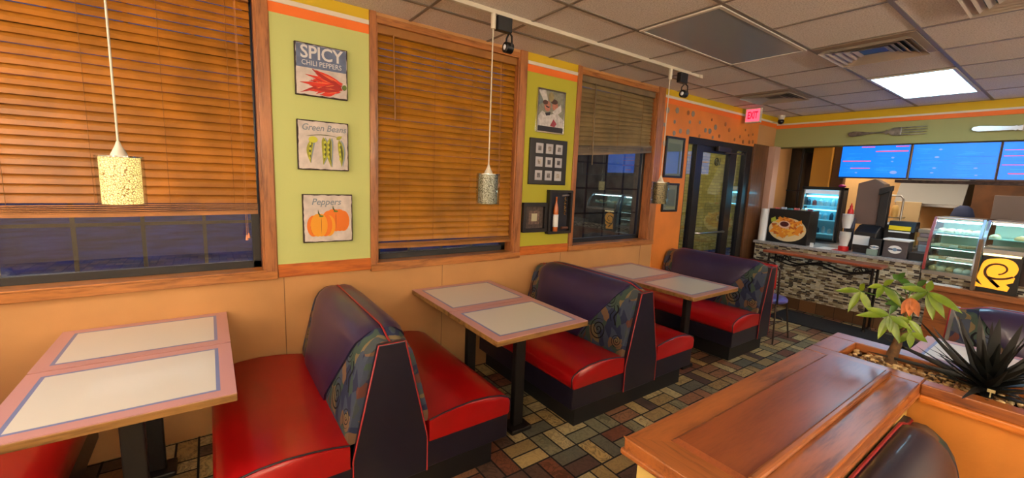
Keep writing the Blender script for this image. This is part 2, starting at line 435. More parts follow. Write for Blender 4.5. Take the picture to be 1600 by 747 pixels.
# kitchen doorway with yellow post
struct(B().box(-2.63, -2.38, 7.45, 7.6, 0, ZC).done('trim_%d' % t2, mat('yellow painted post', (206, 146, 48), .5), local=True, bevel=.01)); t2 += 1
struct(B().box(-2.38, -2.22, 7.5, 7.6, 0, ZC).done('trim_%d' % t2, mat('brown post', (96, 62, 36), .6), local=True, bevel=.01)); t2 += 1
w4 = sroot('window_4')
B().box(-2.95, -2.63, 7.52, 7.55, 0, ZC).done('window_pane', mat('dark reflective glass', (10, 12, 12), .08, spec=.8), w4)
B().box(-2.80, -2.775, 7.50, 7.53, 0, ZC).box(-2.95, -2.63, 7.50, 7.53, 1.60, 1.62).done('window_frame', m_blackp, w4)
# outdoors
m_ext = NT('yellowish brick outside'); _x, _y, _z = m_ext.xyz()
_r = (_z / .075).fl(); _c = (_y / .22 + _r.mod(2.0) * .5)
_e = ((_z / .075).fr().lt(.1)).mx(_c.fr().lt(.04))
m_ext.set(col=m_ext.mix(_e, m_ext.ramp(m_ext.white(m_ext.vec(_r, _c.fl(), 1.0)), [(0, (142, 130, 62)), (1, (176, 162, 88))]), (84, 78, 50)), rough=.9); m_ext = m_ext.m
struct(B().box(-5.9, -5.7, 7.6, 13, 0, 3.2).done('wall_outside', m_ext, local=True))
struct(B().box(-5.9, -5.7, 4.6, 7.598, 0, 3.2).done('wall_outside', mat('dark outdoor backdrop', (84, 84, 74), .8, var=.3, vs=3), local=True))  # added dark wall, put in to darken the view through the right window
m_lot = mat('dark asphalt', (40, 58, 100), .7, var=.6, vs=1.6, bs=30, bump=.5)
struct(B().box(-40, -3.2, -20, 30, -.16, -.1).done('floor_outside', m_lot, local=True))
for k, yy in enumerate((4.4, 9.6)):  # added lamps, put in to light the walls outside
    o = B().box(XB - .12, XB - .001, yy - .12, yy + .12, 2.45, 2.6).done('added_outdoor_lamp', m_blackp); tag(o, ('added black outdoor lamp on the outer wall by the right window', 'added black outdoor lamp on the outer wall past the door')[k], 'lamp')
    ld = bpy.data.lights.new('outdoor fill lamp', 'POINT'); ld.energy = EXT_W * (.10, 1.15)[k]; ld.color = (1, .92, .6); ld.shadow_soft_size = .08
    lo = bpy.data.objects.new('outdoor fill lamp', ld); COL.objects.link(lo); lo.parent = o; lo.location = (-.35, 0, -.02)
# ------------------------------------------------------------------ ceiling fixtures
m_lens_off = NT('prismatic lens unlit'); _f = m_lens_off.noise(m_lens_off.obj(), 160, 2)
m_lens_off.set(col=(150, 158, 168), rough=.2, spec=.9); m_lens_off.bump(_f, .25, .002); m_lens_off = m_lens_off.m
m_lens_day = glow('daylight lens lit', (170, 218, 246), TROFFER_DAY)
m_lens_warm = glow('warm lens lit', (255, 244, 230), TROFFER_WARM)
m_lens_k = glow('kitchen lens lit', (255, 232, 200), KITCHEN)
m_whitemetal = mat('white painted metal', (205, 198, 186), .4)
def troffer(x0, x1, y0, y1, m, label, group=None, name='ceiling_light'):
    t = thing(name, ((x0 + x1) / 2, (y0 + y1) / 2, ZC - .02), label, 'ceiling light', group)
    fr = B(); w = .022
    for a in ((x0, x1, y0, y0 + w), (x0, x1, y1 - w, y1), (x0, x0 + w, y0 + w, y1 - w), (x1 - w, x1, y0 + w, y1 - w)): fr.box(*a, ZC - .014, ZC + .001)
    fr.done('frame', m_whitemetal, t, bevel=.002)
    B().box(x0 + w, x1 - w, y0 + w, y1 - w, ZC - .010, ZC - .002).done('diffuser', m, t)
    return t
troffer(-2.015, -1.44, 2.465, 3.70, m_lens_off, 'unlit grey fluorescent ceiling light above the aisle')
troffer(-1.415, -.84, 4.995, 6.23, m_lens_day, 'bright white fluorescent ceiling light near the counter')
troffer(-2.015, -1.44, -1.95, -.72, m_lens_warm, 'lit ceiling light above the first window booth')
troffer(.39, .97, -1.33, -.1, m_lens_warm, 'added lit ceiling light over the middle of the dining room')  # added out of view to spread light through the room
troffer(.99, 1.57, 2.465, 3.70, m_lens_warm, 'added lit ceiling light on the far right of the room')  # another unseen fixture, added to light the right side
troffer(-1.3, -.7, 7.5, 8.1, m_lens_k, 'kitchen ceiling light nearer the display cases')
troffer(-2.2, -1.6, 7.4, 8.0, m_lens_k, 'kitchen ceiling light behind the menu screens')
troffer(-2.85, -2.35, 8.2, 9.3, m_lens_k, 'added kitchen ceiling light at the far left back')  # added to brighten the back wall of the kitchen
def vent(x0, x1, y0, y1, label, dark=True):
    t = thing('ceiling_vent', ((x0 + x1) / 2, (y0 + y1) / 2, ZC - .03), label, 'air vent', 'square ceiling vents')
    B().box(x0, x1, y0, y1, ZC - .008, ZC).done('panel', mat('vent panel', (150, 132, 116), .6), t, bevel=.003)
    c = ((x0 + x1) / 2, (y0 + y1) / 2); 
    B().box(c[0] - .2, c[0] + .2, c[1] - .2, c[1] + .2, ZC - .010, ZC - .0085).done('duct_opening', m_black, t)
    for i, w in enumerate((.235, .195, .155, .115, .075)):
        b = B(); z0, z1 = ZC - .035 + .004 * i, ZC - .012
        o = [(c[0] + sx * (w + .028), c[1] + sy * (w + .028), z0) for sx, sy in ((-1, -1), (1, -1), (1, 1), (-1, 1))]
        q = [(c[0] + sx * w, c[1] + sy * w, z1) for sx, sy in ((-1, -1), (1, -1), (1, 1), (-1, 1))]
        b.loft([[(p[0], p[1], p[2] + .002) for p in q], [(p[0], p[1], p[2] + .002) for p in o], o, q], cap=False)
        b.done('louver', m_whitemetal if not dark else mat('vent louver', (170, 156, 140), .5), t)
    return t
vent(-1.42, -.84, 3.73, 4.34, 'large square ceiling vent between the unlit and the lit ceiling lights')
vent(-2.62, -2.05, 4.99, 5.60, 'small looking square ceiling vent beside the exit sign')
vent(-.60, -.04, 3.05, 3.62, 'square ceiling vent at the top right edge of the room')
# track and heads
tr = thing('track_rail', (-2.4, 1.5, ZC - .03), 'long ivory ceiling track carrying lamps along the window wall', 'track')
B().box(-2.42, -2.385, -1.8, 3.84, ZC - .026, ZC).done('rail', m_ivory, tr, bevel=.002)
B().box(-2.428, -2.377, 3.84, 3.89, ZC - .03, ZC).done('end_cap', m_ivory, tr, bevel=.003)
m_bulb = mat('frosted spotlight bulb', (232, 232, 236), .15)
def head(y, label):
    t = thing('track_light', (-2.40, y, ZC - .10), label, 'spotlight', 'black track spotlights')
    B().box(-2.425, -2.38, y - .055, y + .055, ZC - .115, ZC - .026).done('adapter_box', m_blackp, t, bevel=.004)
    x = -2.40
    y = y + .045
    B().tube([(x, y, ZC - .11), (x + .03, y, ZC - .14), (x + .034, y, ZC - .19), (x + .02, y, ZC - .225)], .006).tube([(x, y, ZC - .11), (x - .03, y, ZC - .14), (x - .034, y, ZC - .19), (x - .02, y, ZC - .225)], .006).done('yoke', m_black, t, smooth=40)
    b = B(); b.lathe([(.028, -.034), (.034, -.03), (.034, .02), (.012, .035), (.0, .035)], (x, y, ZC - .205), 20, 0, 'y')
    b.done('lamp_can', m_black, t, smooth=40)
    B().ball((x, y - .014, ZC - .205), .027, 14).done('bulb', m_bulb, t, smooth=60)
head(1.60, 'black track spotlight above the middle window')
head(3.60, 'black track spotlight near the end of the track')
# pendants
def crackle(name, c1, c2, emit=0, ecol=None, metal=0, scale=110):
    n = NT(name); o = n.obj(); q = n.n.new('ShaderNodeTexVoronoi'); q.feature = 'DISTANCE_TO_EDGE'; q.inputs['Scale'].default_value = scale
    n.put(q.inputs['Vector'], o); e = X(n, q.outputs[0]).lt(.07)
    cell = n.voro(o, scale, 'F1', 1); r = n.white(cell)
    c = n.mix(e, n.ramp(r, [(0, c1), (.55, c1), (1, c2)]), (96, 78, 48) if emit else (58, 54, 46))
    n.set(col=c, rough=.25, metal=metal)
    if emit: n.set(emit=n.mix(e, ecol, (170, 110, 40)), es=emit)
    return n.m
m_shade_lit = crackle('crackled glass lit', (236, 222, 160), (250, 240, 190), 1.0, (246, 216, 130))
m_shade_off = crackle('silver glass mosaic', (196, 194, 176), (128, 124, 100), metal=.35, scale=120)
m_shade_dark = crackle('bronze glass mosaic', (150, 130, 86), (70, 60, 44), metal=.35, scale=120)
def pendant(y, shade_m, label, lit=False, cordm=None, x=-2.4):
    t = thing('pendant_lamp', (x, y, 1.435), label, 'pendant lamp', 'cylinder pendant lamps over the booths')
    B().lathe([(.016, ZC - .115), (.017, ZC - .02), (.010, ZC - .02)], (x, y, 0), 16).done('cord_grip', m_ivory, t, smooth=40)
    B().tube([(x, y, ZC - .11), (x, y, 1.68)], .0042, 8).done('cord', cordm or m_ivory, t, smooth=60)
    B().lathe([(.006, 1.70), (.010, 1.685), (.028, 1.645), (.028, 1.636), (.0, 1.636)], (x, y, 0), 20).done('socket_cap', m_ivory, t, smooth=40)
    B().lathe([(.062, 1.632), (.066, 1.632), (.066, 1.442), (.062, 1.442)], (x, y, 0), 40).done('mosaic_shade', shade_m, t, smooth=40)
    g = B().lathe([(.0785, 1.640), (.0785, 1.436)], (x, y, 0), 40)
    for f in list(g.bm.faces):
        if len(f.verts) > 4: g.bm.faces.remove(f)
    g.done('glass_sleeve', m_clear, t, smooth=60)
    B().lathe([(.02, 1.636), (.078, 1.640), (.078, 1.634), (.02, 1.628)], (x, y, 0), 32).done('top_ring', m_chrome, t, smooth=40)
    if lit:
        l = bpy.data.lights.new('pendant bulb', 'POINT'); l.energy = PENDANT_W; l.color = (1, .72, .36); l.shadow_soft_size = .03
        o = bpy.data.objects.new('pendant bulb', l); COL.objects.link(o); o.location = (x, y, 1.54); o.parent = t; o.location = (0, 0, .105)
        B().ball((x, y, 1.56), .024, 12).done('bulb', glow('bulb glow', (255, 214, 140), 8), t, smooth=60)
    return t
pendant(-.297, m_shade_lit, 'glowing cream crackle pendant lamp before the left window blind', True)
pendant(1.52, m_shade_off, 'unlit silver mosaic pendant lamp before the middle window blind')
pendant(3.41, m_shade_dark, 'unlit bronze mosaic pendant lamp before the orange wall')
sc = pendant(7.2, m_shade_lit, 'glowing pendant lamp on the right of the display cases', True, x=.45)
def added_sconce(x, y, ax, label):  # added lamps out of view, put in to brighten the ceiling
    t = thing('added_wall_sconce', (x, y, 1.85), label, 'wall lamp', 'added up lighting wall lamps')
    s = B(); s.lathe([(.05, 1.80), (.11, 1.95), (.105, 1.95), (.045, 1.81)], (x, y, 0), 24); s.done('bowl', mat('sconce bowl', (226, 210, 180), .5), t, smooth=50)
    s = B(); s.box(*((x, x + .12, y - .03, y + .03) if ax == 'x' else (x - .03, x + .03, y - .12, y)), 1.82, 1.88); s.done('bracket', m_darksteel, t)
    l = bpy.data.lights.new('sconce bulb', 'POINT'); l.energy = ADDED_SCONCE_W; l.color = (1, .94, .85); l.shadow_soft_size = .07
    o = bpy.data.objects.new('sconce bulb', l); COL.objects.link(o); o.parent = t; o.location = (0, 0, .075)
for k, y in enumerate((-2.2, .2, 2.6, 5.0)): added_sconce(3.28, y, 'x', ('first', 'second', 'third', 'fourth')[k] + ' added wall lamp along the unseen right wall, counted towards the counter')
for k, x in enumerate((-1.6, 1.0)): added_sconce(x, -3.38, 'y', ('added wall lamp on the unseen rear wall near the windows', 'added wall lamp on the unseen rear wall away from the windows')[k])
# exit sign
e = thing('exit_sign', (-2.72, 5.85, 2.48), 'glowing pinkish red EXIT sign hanging from the ceiling over the door', 'exit sign')
# the box hangs just off the wall and faces down the room
B().box(-2.90, -2.71, 5.83, 5.88, 2.47, 2.655).done('housing', m_ivory, e, bevel=.004)
B().box(-2.89, -2.72, 5.826, 5.832, 2.485, 2.64).done('face_panel', glow('exit face', (250, 84, 110), 1.2), e)
words('EXIT', .125, (-2.805, 5.825, 2.56), 'back', glow('exit letters', (190, 16, 60), .7), parent=e, sx=.50, offset=.004)
c = thing('security_camera', (-2.83, 6.72, 2.56), 'small black dome camera under the ceiling corner by the exit sign', 'security camera')
B().lathe([(.03, 2.60), (.045, 2.64), (.045, ZC)], (-2.83, 6.72, 0), 20).done('mount', m_whitemetal, c, smooth=40)
B().ball((-2.83, 6.72, 2.585), .042, 16).done('dome', mat('dark dome', (18, 12, 18), .15), c, smooth=60)
# ------------------------------------------------------------------ blinds
def blind(y0, y1, zb, label, c1, c2, cords, wand, tassel, skew=0.0, stack=5, tilt=66, x=-3.005):
    t = thing('window_blind', (x, (y0 + y1) / 2, zb), label, 'window blind', 'wooden slatted window blinds')
    ms = mat('blind slat ' + label[:12], c1, .42, var=.12, vs=5, bs=60, bump=.1); mr = mat('blind rail ' + label[:12], c2, .45, var=.1)
    zt = 2.60
    B().box(x - .03, x + .03, y0, y1, zt - .055, zt).done('headrail', mr, t, bevel=.003)
    pitch = .0445; a = math.radians(tilt); w = .0255; th = .0016
    ztop = zt - .075; z0 = zb + stack * .009 + .045
    n = int((ztop - z0) / pitch) + 1
    s = B()
    hz = lambda z, y: z + skew * (y - y0) / (y1 - y0) * max(0, (ztop - z)) / (ztop - zb)
    for i in range(n):
        zc = ztop - i * (ztop - z0) / (n - 1)
        aa = a + random.uniform(-.03, .03); dz = random.uniform(-.0015, .0015)
        ux, uz = math.cos(aa) * w, -math.sin(aa) * w; nx, nz = math.sin(aa) * th, math.cos(aa) * th
        rows = []
        for k, yy in enumerate((y0, (y0 + y1) / 2, y1)):
            cz = hz(zc, yy) + dz
            rows.append([(x + ux * p + nx * q + (.0025 if abs(p) < .5 else 0), yy, cz + uz * p + nz * q) for p, q in ((-1, -1), (0, -1), (1, -1), (1, 1), (0, 1), (-1, 1))])
        s.loft(rows)
    s.done('slats', ms, t)
    s = B()
    for i in range(stack):
        zc = zb + .022 + i * .0085
        rows = [[(x + .012 + p * .026, yy, hz(zc, yy) + q * .0025 + .004 * math.sin(3.1 * yy + i * .4)) for p, q in ((-1, -1), (1, -1), (1, 1), (-1, 1))] for yy in [y0 + (y1 - y0) * k / 12 for k in range(13)]]
        s.loft(rows)
    rows = [[(x + .012 + p * .026, yy, hz(zb, yy) + q * .009 + .009 + .004 * math.sin(3.1 * yy)) for p, q in ((-1, -1), (1, -1), (1, 1), (-1, 1))] for yy in [y0 + (y1 - y0) * k / 12 for k in range(13)]]
    s.loft(rows)
    s.done('bottom_rail', mr, t)
    for yy in cords:
        s = B()
        s.tube([(x + .018, yy, zt - .06), (x + .020, yy, hz(zb + .02, yy))], .0014, 5)
        s.done('ladder_cord', mat('blind cord', (128, 84, 36), .8), t)
    if wand is not None:
        B().tube([(x + .045, wand[0], zt - .05), (x + .05, wand[0] + .01, wand[1])], .005, 6).done('tilt_wand', mr, t, smooth=60)
    if tassel is not None:
        ty, tz = tassel
        B().tube([(x + .045, ty - .01, zt - .06), (x + .05, ty, tz)], .0012, 5).tube([(x + .045, ty - .004, zt - .06), (x + .052, ty + .008, tz + .01)], .0012, 5).done('pull_cord', mat('pull cord', (176, 120, 70), .8), t)
        for q in (0, 1):
            B().lathe([(.0035, .03), (.007, .012), (.008, 0), (.0, -.001)], (x + .05 + .002 * q, ty + .010 * q, tz - .028 + .012 * q), 10).done('tassel', mat('tassel wood', (216, 140, 100), .6), t, smooth=50)
    return t
blind(-1.24, .235, 1.335, 'closed golden brown wooden blind in the left window behind the glowing lamp', (158, 98, 26), (156, 100, 48), (-.78, -.477, -.178, .119), None, (.171, 1.21), stack=5)
blind(.966, 2.13, 1.075, 'closed golden brown wooden blind nearly covering the middle window', (160, 104, 22), (146, 94, 34), (1.13, 1.40, 1.716, 2.0), (1.076, 1.98), (1.97, 1.56), stack=3, skew=-.01)
blind(2.872, 4.0, 1.86, 'half raised grey brown wooden blind in the right window', (128, 108, 72), (112, 94, 66), (3.08, 3.45, 3.82), (3.06, 1.78), None, skew=.10, stack=8)

# ------------------------------------------------------------------ wall art
def left_plate(b, pts, x, d, mi): return b.plate(pts, (x, 0, 0), (0, 1, 0), (0, 0, 1), (1, 0, 0), d, mi)
def rect(a, b_, c, d_): return [(a, c), (b_, c), (b_, d_), (a, d_)]
def leafpts(p0, p1, w, bend=0, n=8):
    (a, b_), (c, d_) = p0, p1; L = math.hypot(c - a, d_ - b_); ux, uy = (c - a) / L, (d_ - b_) / L; nx, ny = -uy, ux
    up, dn = [], []
    for i in range(n + 1):
        t = i / n; k = w * math.sin(math.pi * min(1, .12 + .88 * t) ) * (1 - .25 * t) if 0 < i < n else w * .06
        m = bend * math.sin(math.pi * t)
        x, y = a + ux * L * t + nx * m, b_ + uy * L * t + ny * m
        up.append((x + nx * k, y + ny * k)); dn.append((x - nx * k, y - ny * k))
    return up + dn[::-1]
m_signedge = mat('dark distressed sign edge', (46, 28, 20), .7)
m_cream = mat('distressed cream print', (196, 184, 176), .7, var=.08, vs=18)
m_slate = mat('slate blue print', (92, 104, 132), .7, var=.1, vs=18)
m_letter = mat('cream lettering', (206, 204, 204), .7)
m_greyletter = mat('grey lettering', (120, 130, 140), .7)
cols = {k: mat('print ' + k, c, .6) for k, c in dict(red=(206, 44, 16), darkred=(160, 26, 12), green=(92, 110, 30), olive=(150, 150, 34), darkolive=(70, 76, 26), lime=(190, 190, 50), orange=(220, 112, 16), amber=(222, 150, 24), brown=(120, 60, 16), shade=(128, 142, 150), light=(240, 130, 70)).items()}
def sign(y0, y1, z0, z1, label):
    t = thing('wall_sign', (XW + .012, (y0 + y1) / 2, z0), label, 'wall sign', 'vegetable signs on the lime panel')
    b = B(); jag = []
    n = 14
    def edge(p, q):
        out = []
        for i in range(n): 
            k = i / n; out.append((p[0] + (q[0] - p[0]) * k + random.uniform(-.0022, .0022), p[1] + (q[1] - p[1]) * k + random.uniform(-.0022, .0022)))
        return out
    P = [(y0, z0), (y1, z0), (y1, z1), (y0, z1)]
    b.plate(P, (XW + .006, 0, 0), (0, 1, 0), (0, 0, 1), (1, 0, 0), .022, 0).done('board', m_signedge, t, bevel=.002)
    i = .007; P = [(y0 + i, z0 + i), (y1 - i, z0 + i), (y1 - i, z1 - i), (y0 + i, z1 - i)]
    J = edge(P[0], P[1]) + edge(P[1], P[2]) + edge(P[2], P[3]) + edge(P[3], P[0])
    return t, J, XW + .028
def layers(t, J, x, items, name='print', base=None):
    b = B(); ms = [base]; left_plate(b, J, x, .0008, 0)
    d = .0009
    for pts, k in items:
        m = cols[k] if isinstance(k, str) else k
        if m not in ms: ms.append(m)
        left_plate(b, pts, x + .0005, d, ms.index(m)); d += .00012
    return b.done(name, ms, t, merge=False)
def ell(cy, cz, a, b_, n=20, p0=0): return [(cy + a * math.cos(2 * math.pi * k / n + p0), cz + b_ * math.sin(2 * math.pi * k / n + p0)) for k in range(n)]
# chili sign
y0, y1, z0, z1 = .455, .76, 2.068, 2.376
t, J, x = sign(y0, y1, z0, z1, 'square slate blue sign with a bunch of red chili peppers, topmost on the lime panel')
it = [(rect(y0 + .008, y1 - .008, z0 + .165, z1 - .008), m_slate)]
for k in range(38):
    r = random.random(); a = (y1 - .03 - .05 * r, z0 + .072 + random.uniform(-.028, .028)); an = math.radians(random.uniform(142, 214)); L = random.uniform(.1, .23)
    q = (a[0] + L * math.cos(an), a[1] + L * math.sin(an) * .8); q = (max(y0 + .012, q[0]), min(max(q[1], z0 + .015), z0 + .16))
    it.append((leafpts(a, q, .0135, random.uniform(-.014, .014)), random.choice(['red', 'red', 'darkred'])))
    it.append((leafpts((a[0] * .8 + q[0] * .2, a[1] * .8 + q[1] * .2 + .003), (a[0] * .3 + q[0] * .7, a[1] * .3 + q[1] * .7 + .003), .0022), 'light'))
it.append((ell(y1 - .022, z0 + .076, .013, .016), 'green'))
layers(t, J, x, it, base=m_cream)
words('SPICY', .105, (x + .0015, (y0 + y1) / 2, z1 - .055), 'left', m_letter, parent=t, sx=.92, offset=.002)
words('CHILI PEPPERS', .042, (x + .0015, (y0 + y1) / 2, z1 - .115), 'left', m_letter, parent=t, sx=.88)
# bean sign
y0, y1, z0, z1 = .456, .760, 1.617, 1.923
t, J, x = sign(y0, y1, z0, z1, 'square cream sign with hanging green bean pods, middle one on the lime panel')
it = [(leafpts((y0 + .05, z1 - .098), (y1 - .03, z1 - .10), .0028, .014), 'darkolive')]
for q, (a, b_, c, w, bd) in enumerate(((.085, .115, .262, .019, -.012), (.150, .10, .270, .022, .012), (.190, .10, .285, .019, -.010), (.245, .11, .278, .019, .006))):
    it.append((leafpts((y0 + a + .012, z1 - b_), (y0 + a - .008 + .01 * q, z1 - c), w * .95, bd), 'shade'))
    it.append((leafpts((y0 + a, z1 - b_), (y0 + a - .012 + .014 * q * .6, z1 - c), w, bd), 'olive'))
    it.append((leafpts((y0 + a + .003, z1 - b_ - .01), (y0 + a - .008 + .014 * q * .6, z1 - c + .02), w * .35, bd), 'darkolive'))
    for s in range(4): it.append((ell(y0 + a - .002 - .002 * s + bd * .8 + .003 * q * s * .3, z1 - b_ - .03 - .03 * s, .006, .009, 12), 'lime'))
it.append((ell(y0 + .09, z1 - .118, .026, .020), 'lime')); it.append((leafpts((y1 - .075, z1 - .105), (y1 - .04, z1 - .085), .012), 'olive'))
layers(t, J, x, it, base=m_cream)
words('Green Beans', .055, (x + .0015, (y0 + y1) / 2 + .004, z1 - .045), 'left', m_greyletter, parent=t, shear=.25, sx=.92, offset=.0006)
# pepper sign
y0, y1, z0, z1 = .475, .780, 1.150, 1.463
t, J, x = sign(y0, y1, z0, z1, 'square cream sign with two orange bell peppers, lowest on the lime panel')
it = []
def bell(cy, cz, r, k1, k2):
    for dy, w in ((-.6, .5), (.6, .5), (-.28, .55), (.3, .55), (0, .48)):
        it.append((ell(cy + dy * r, cz + (.06 if abs(dy) < .5 else 0) * r, r * w, r * (.95 if abs(dy) < .5 else .88)), k1 if dy in (-.28, .6, 0) else k2))
        it.append((leafpts((cy + dy * r * 1.1, cz + r * .7), (cy + dy * r * 1.1, cz - r * .7), .0016, dy * .02), 'brown'))
    it.append((leafpts((cy, cz + r * .8), (cy - .018, cz + r * 1.35), .005, .006), 'darkolive')); it.append((ell(cy, cz + r * .82, .014, .006), 'green'))
bell(y0 + .198, z0 + .138, .078, 'orange', 'orange'); bell(y0 + .108, z0 + .108, .078, 'amber', 'orange')
layers(t, J, x, it, base=m_cream)
words('Peppers', .058, (x + .0015, (y0 + y1) / 2 - .012, z1 - .050), 'left', m_greyletter, parent=t, shear=.25, sx=.95, offset=.0006)

def pic(name, y0, y1, z0, z1, w, d, mf, label, cat='picture frame', group=None, x=XW + .004):
    t = thing(name, (x, (y0 + y1) / 2, z0), label, cat, group)
    b = B()
    for a in ((y0, y1, z0, z0 + w), (y0, y1, z1 - w, z1), (y0, y0 + w, z0 + w, z1 - w), (y1 - w, y1, z0 + w, z1 - w)): b.box(x, x + d, a[0], a[1], a[2], a[3])
    b.done('frame', mf, t, bevel=.002)
    return t
m_blackwood = mat('black stained frame', (24, 20, 20), .4)
# silver framed chef print: seen as pale uniforms over a dark strip
y0, y1, z0, z1 = 2.335, 2.655, 2.025, 2.40
t = pic('framed_picture', y0, y1, z0, z1, .012, .018, m_chrome, 'silver framed painting of two white clad cooks, topmost on the yellow green panel', group='frames on the yellow green panel')
x = XW + .010
cp = {k: mat('painting ' + k, c, .5, var=.12, vs=30) for k, c in dict(ground=(128, 128, 112), white=(190, 186, 184), skin=(176, 112, 92), dark=(30, 26, 32), pink=(200, 150, 152), red=(150, 50, 64), teal=(104, 116, 116), hair=(70, 44, 34), gold=(140, 126, 84)).items()}
def on(u, v): return (y0 + u * (y1 - y0), z0 + v * (z1 - z0))
def poly(*p): return [on(*q) for q in p]
it = [(poly((.04, .22), (.45, .3), (.5, .15), (.04, .15)), cp['pink']), (poly((.04, .16), (.96, .16), (.96, .36), (.7, .5), (.45, .42), (.2, .5), (.04, .36)), cp['white']),
      (poly((.04, .96), (.30, .97), (.40, .72), (.28, .66), (.18, .8)), cp['white']), (poly((.04, .9), (.16, .8), (.24, .68), (.06, .62)), cp['teal']),
      (ell(*on(.38, .62), .036, .045), cp['skin']), (ell(*on(.66, .64), .034, .038), cp['skin']), (ell(*on(.62, .74), .04, .022), cp['hair']), (ell(*on(.30, .70), .03, .02), cp['hair']),
      (poly((.30, .46), (.5, .5), (.48, .42), (.34, .40)), cp['dark']), (poly((.5, .18), (.66, .16), (.74, .24), (.62, .34)), cp['red']), (ell(*on(.5, .84), .03, .04), cp['gold']),
      (poly((.56, .5), (.86, .7), (.9, .55), (.7, .42)), cp['white']), (poly((.3, .64), (.33, .6), (.42, .58), (.46, .62), (.42, .61)), cp['dark']),
      (poly((.03, .03), (.97, .03), (.97, .16), (.03, .16)), cp['dark'])]
layers(t, rect(y0 + .01, y1 - .01, z0 + .01, z1 - .01), x - .002, it, 'painting', cp['ground'])
# nine photo frame
y0, y1, z0, z1 = 2.275, 2.710, 1.572, 1.974
t = thing('photo_frame', (XW + .004, (y0 + y1) / 2, z0), 'wide black frame holding nine small square photos in a grid', 'picture frame', 'frames on the yellow green panel')
B().box(XW + .004, XW + .022, y0, y1, z0, z1).done('frame', m_blackwood, t, bevel=.003)
for i in range(3):
    for j in range(3):
        cy, cz = y0 + .104 + .114 * i, z0 + .082 + .118 * j
        g = .04
        o = B().box(XW + .021, XW + .027, cy - g, cy + g, cz - g - .003, cz + g + .003).done('photo', mat('photo mat', (178, 176, 180), .5), t)
        v = random.choice([(92, 88, 88), (70, 66, 68), (128, 120, 112)])
        B().box(XW + .0265, XW + .0278, cy - g * .45, cy + g * .45, cz - g * .5, cz + g * .5).done('photo_image', mat('photo image', v, .5, var=.5, vs=60), o)
# small square shadow frame
y0, y1, z0, z1 = 2.226, 2.50, 1.145, 1.41
t = pic('small_frame', y0, y1, z0, z1, .032, .035, m_blackwood, 'small square dark frame with a tiny pale label in its centre', group='frames on the yellow green panel')
B().box(XW + .005, XW + .012, y0 + .02, y1 - .02, z0 + .02, z1 - .02).done('backing', mat('dark woven backing', (64, 52, 48), .7, var=.3, vs=40), t)
B().box(XW + .011, XW + .0135, y0 + .077, y1 - .077, z0 + .07, z1 - .075).done('inner_mat', mat('brown inner mat', (96, 76, 66), .7, var=.3, vs=60), t)
B().box(XW + .013, XW + .015, y0 + .107, y1 - .105, z0 + .098, z1 - .098).done('pale_label', mat('pale label', (176, 170, 140), .7), t)
# shadow box with bottle and corkscrew
y0, y1, z0, z1 = 2.505, 2.79, 1.122, 1.527
t = pic('shadow_box', y0, y1, z0, z1, .022, .05, m_blackwood, 'black shadow box beside the small frame, holding a bottle and a corkscrew', 'shadow box', 'frames on the yellow green panel')
B().box(XW + .005, XW + .010, y0 + .01, y1 - .01, z0 + .01, z1 - .01).done('backing', mat('navy backing', (24, 26, 40), .7), t)
bt = thing('wine_bottle', (XW + .036, 2.60, z0 + .024), 'amber wine bottle with a white label inside the shadow box', 'bottle')
H = .34; pr = [(.0, 0), (.034, .0), (.036, .01), (.036, .19), (.030, .225), (.014, .265), (.012, .30), (.014, .303), (.014, .318), (.0, .32)]
B().lathe([(r * .68, z + z0 + .024) for r, z in pr], (XW + .036, 2.60, 0), 22).done('bottle_body', mat('amber glass', (190, 96, 40), .15, coat=.5), bt, smooth=40)
B().lathe([(.0255, z0 + .065), (.0255, z0 + .18)], (XW + .036, 2.60, 0), 22).done('bottle_label', m_paper, bt, smooth=60)
ck = thing('corkscrew', (XW + .03, 2.715, z0 + .2), 'brass corkscrew hanging in the shadow box', 'corkscrew')
B().tube([(XW + .03, 2.675, z1 - .05), (XW + .03, 2.76, z1 - .045)], .007, 10).done('handle', mat('grey handle', (120, 112, 112), .4), ck, smooth=50)
B().tube([(XW + .03 + .010 * math.cos(k * .9), 2.716 + .010 * math.sin(k * .9), z1 - .06 - .0048 * k) for k in range(36)], .0035, 6).done('screw', mat('brass', (190, 150, 80), .25, metal=1), ck, smooth=60)
B().lathe([(.014, 0), (.014, .075)], (XW + .03, 2.685, z0 + .05), 14, 0, 'y').done('cork', mat('brown cork', (96, 58, 42), .7), ck, smooth=50)
# certificates
def cert(y0, y1, z0, z1, label, paper=(196, 204, 214)):
    t = pic('certificate_frame', y0, y1, z0, z1, .022, .02, m_blackwood, label, 'certificate', 'framed certificates on the orange wall')
    B().box(XW + .006, XW + .009, y0 + .015, y1 - .015, z0 + .015, z1 - .015).done('certificate_paper', mat('certificate paper', paper, .6), t)
    B().box(XW + .009, XW + .0095, y0 + .055, y1 - .055, z0 + .05, z1 - .075).done('printed_area', mat('certificate print', (166, 180, 200), .6), t)
    B().box(XW + .012, XW + .014, y0 + .02, y1 - .02, z0 + .02, z1 - .02).done('glass', m_doorglass, t)
cert(4.215, 4.575, 1.70, 2.165, 'tall black framed certificate reflecting blue light, upper one beside the door')
cert(4.24, 4.54, 1.305, 1.64, 'smaller black framed certificate, lower one beside the door')
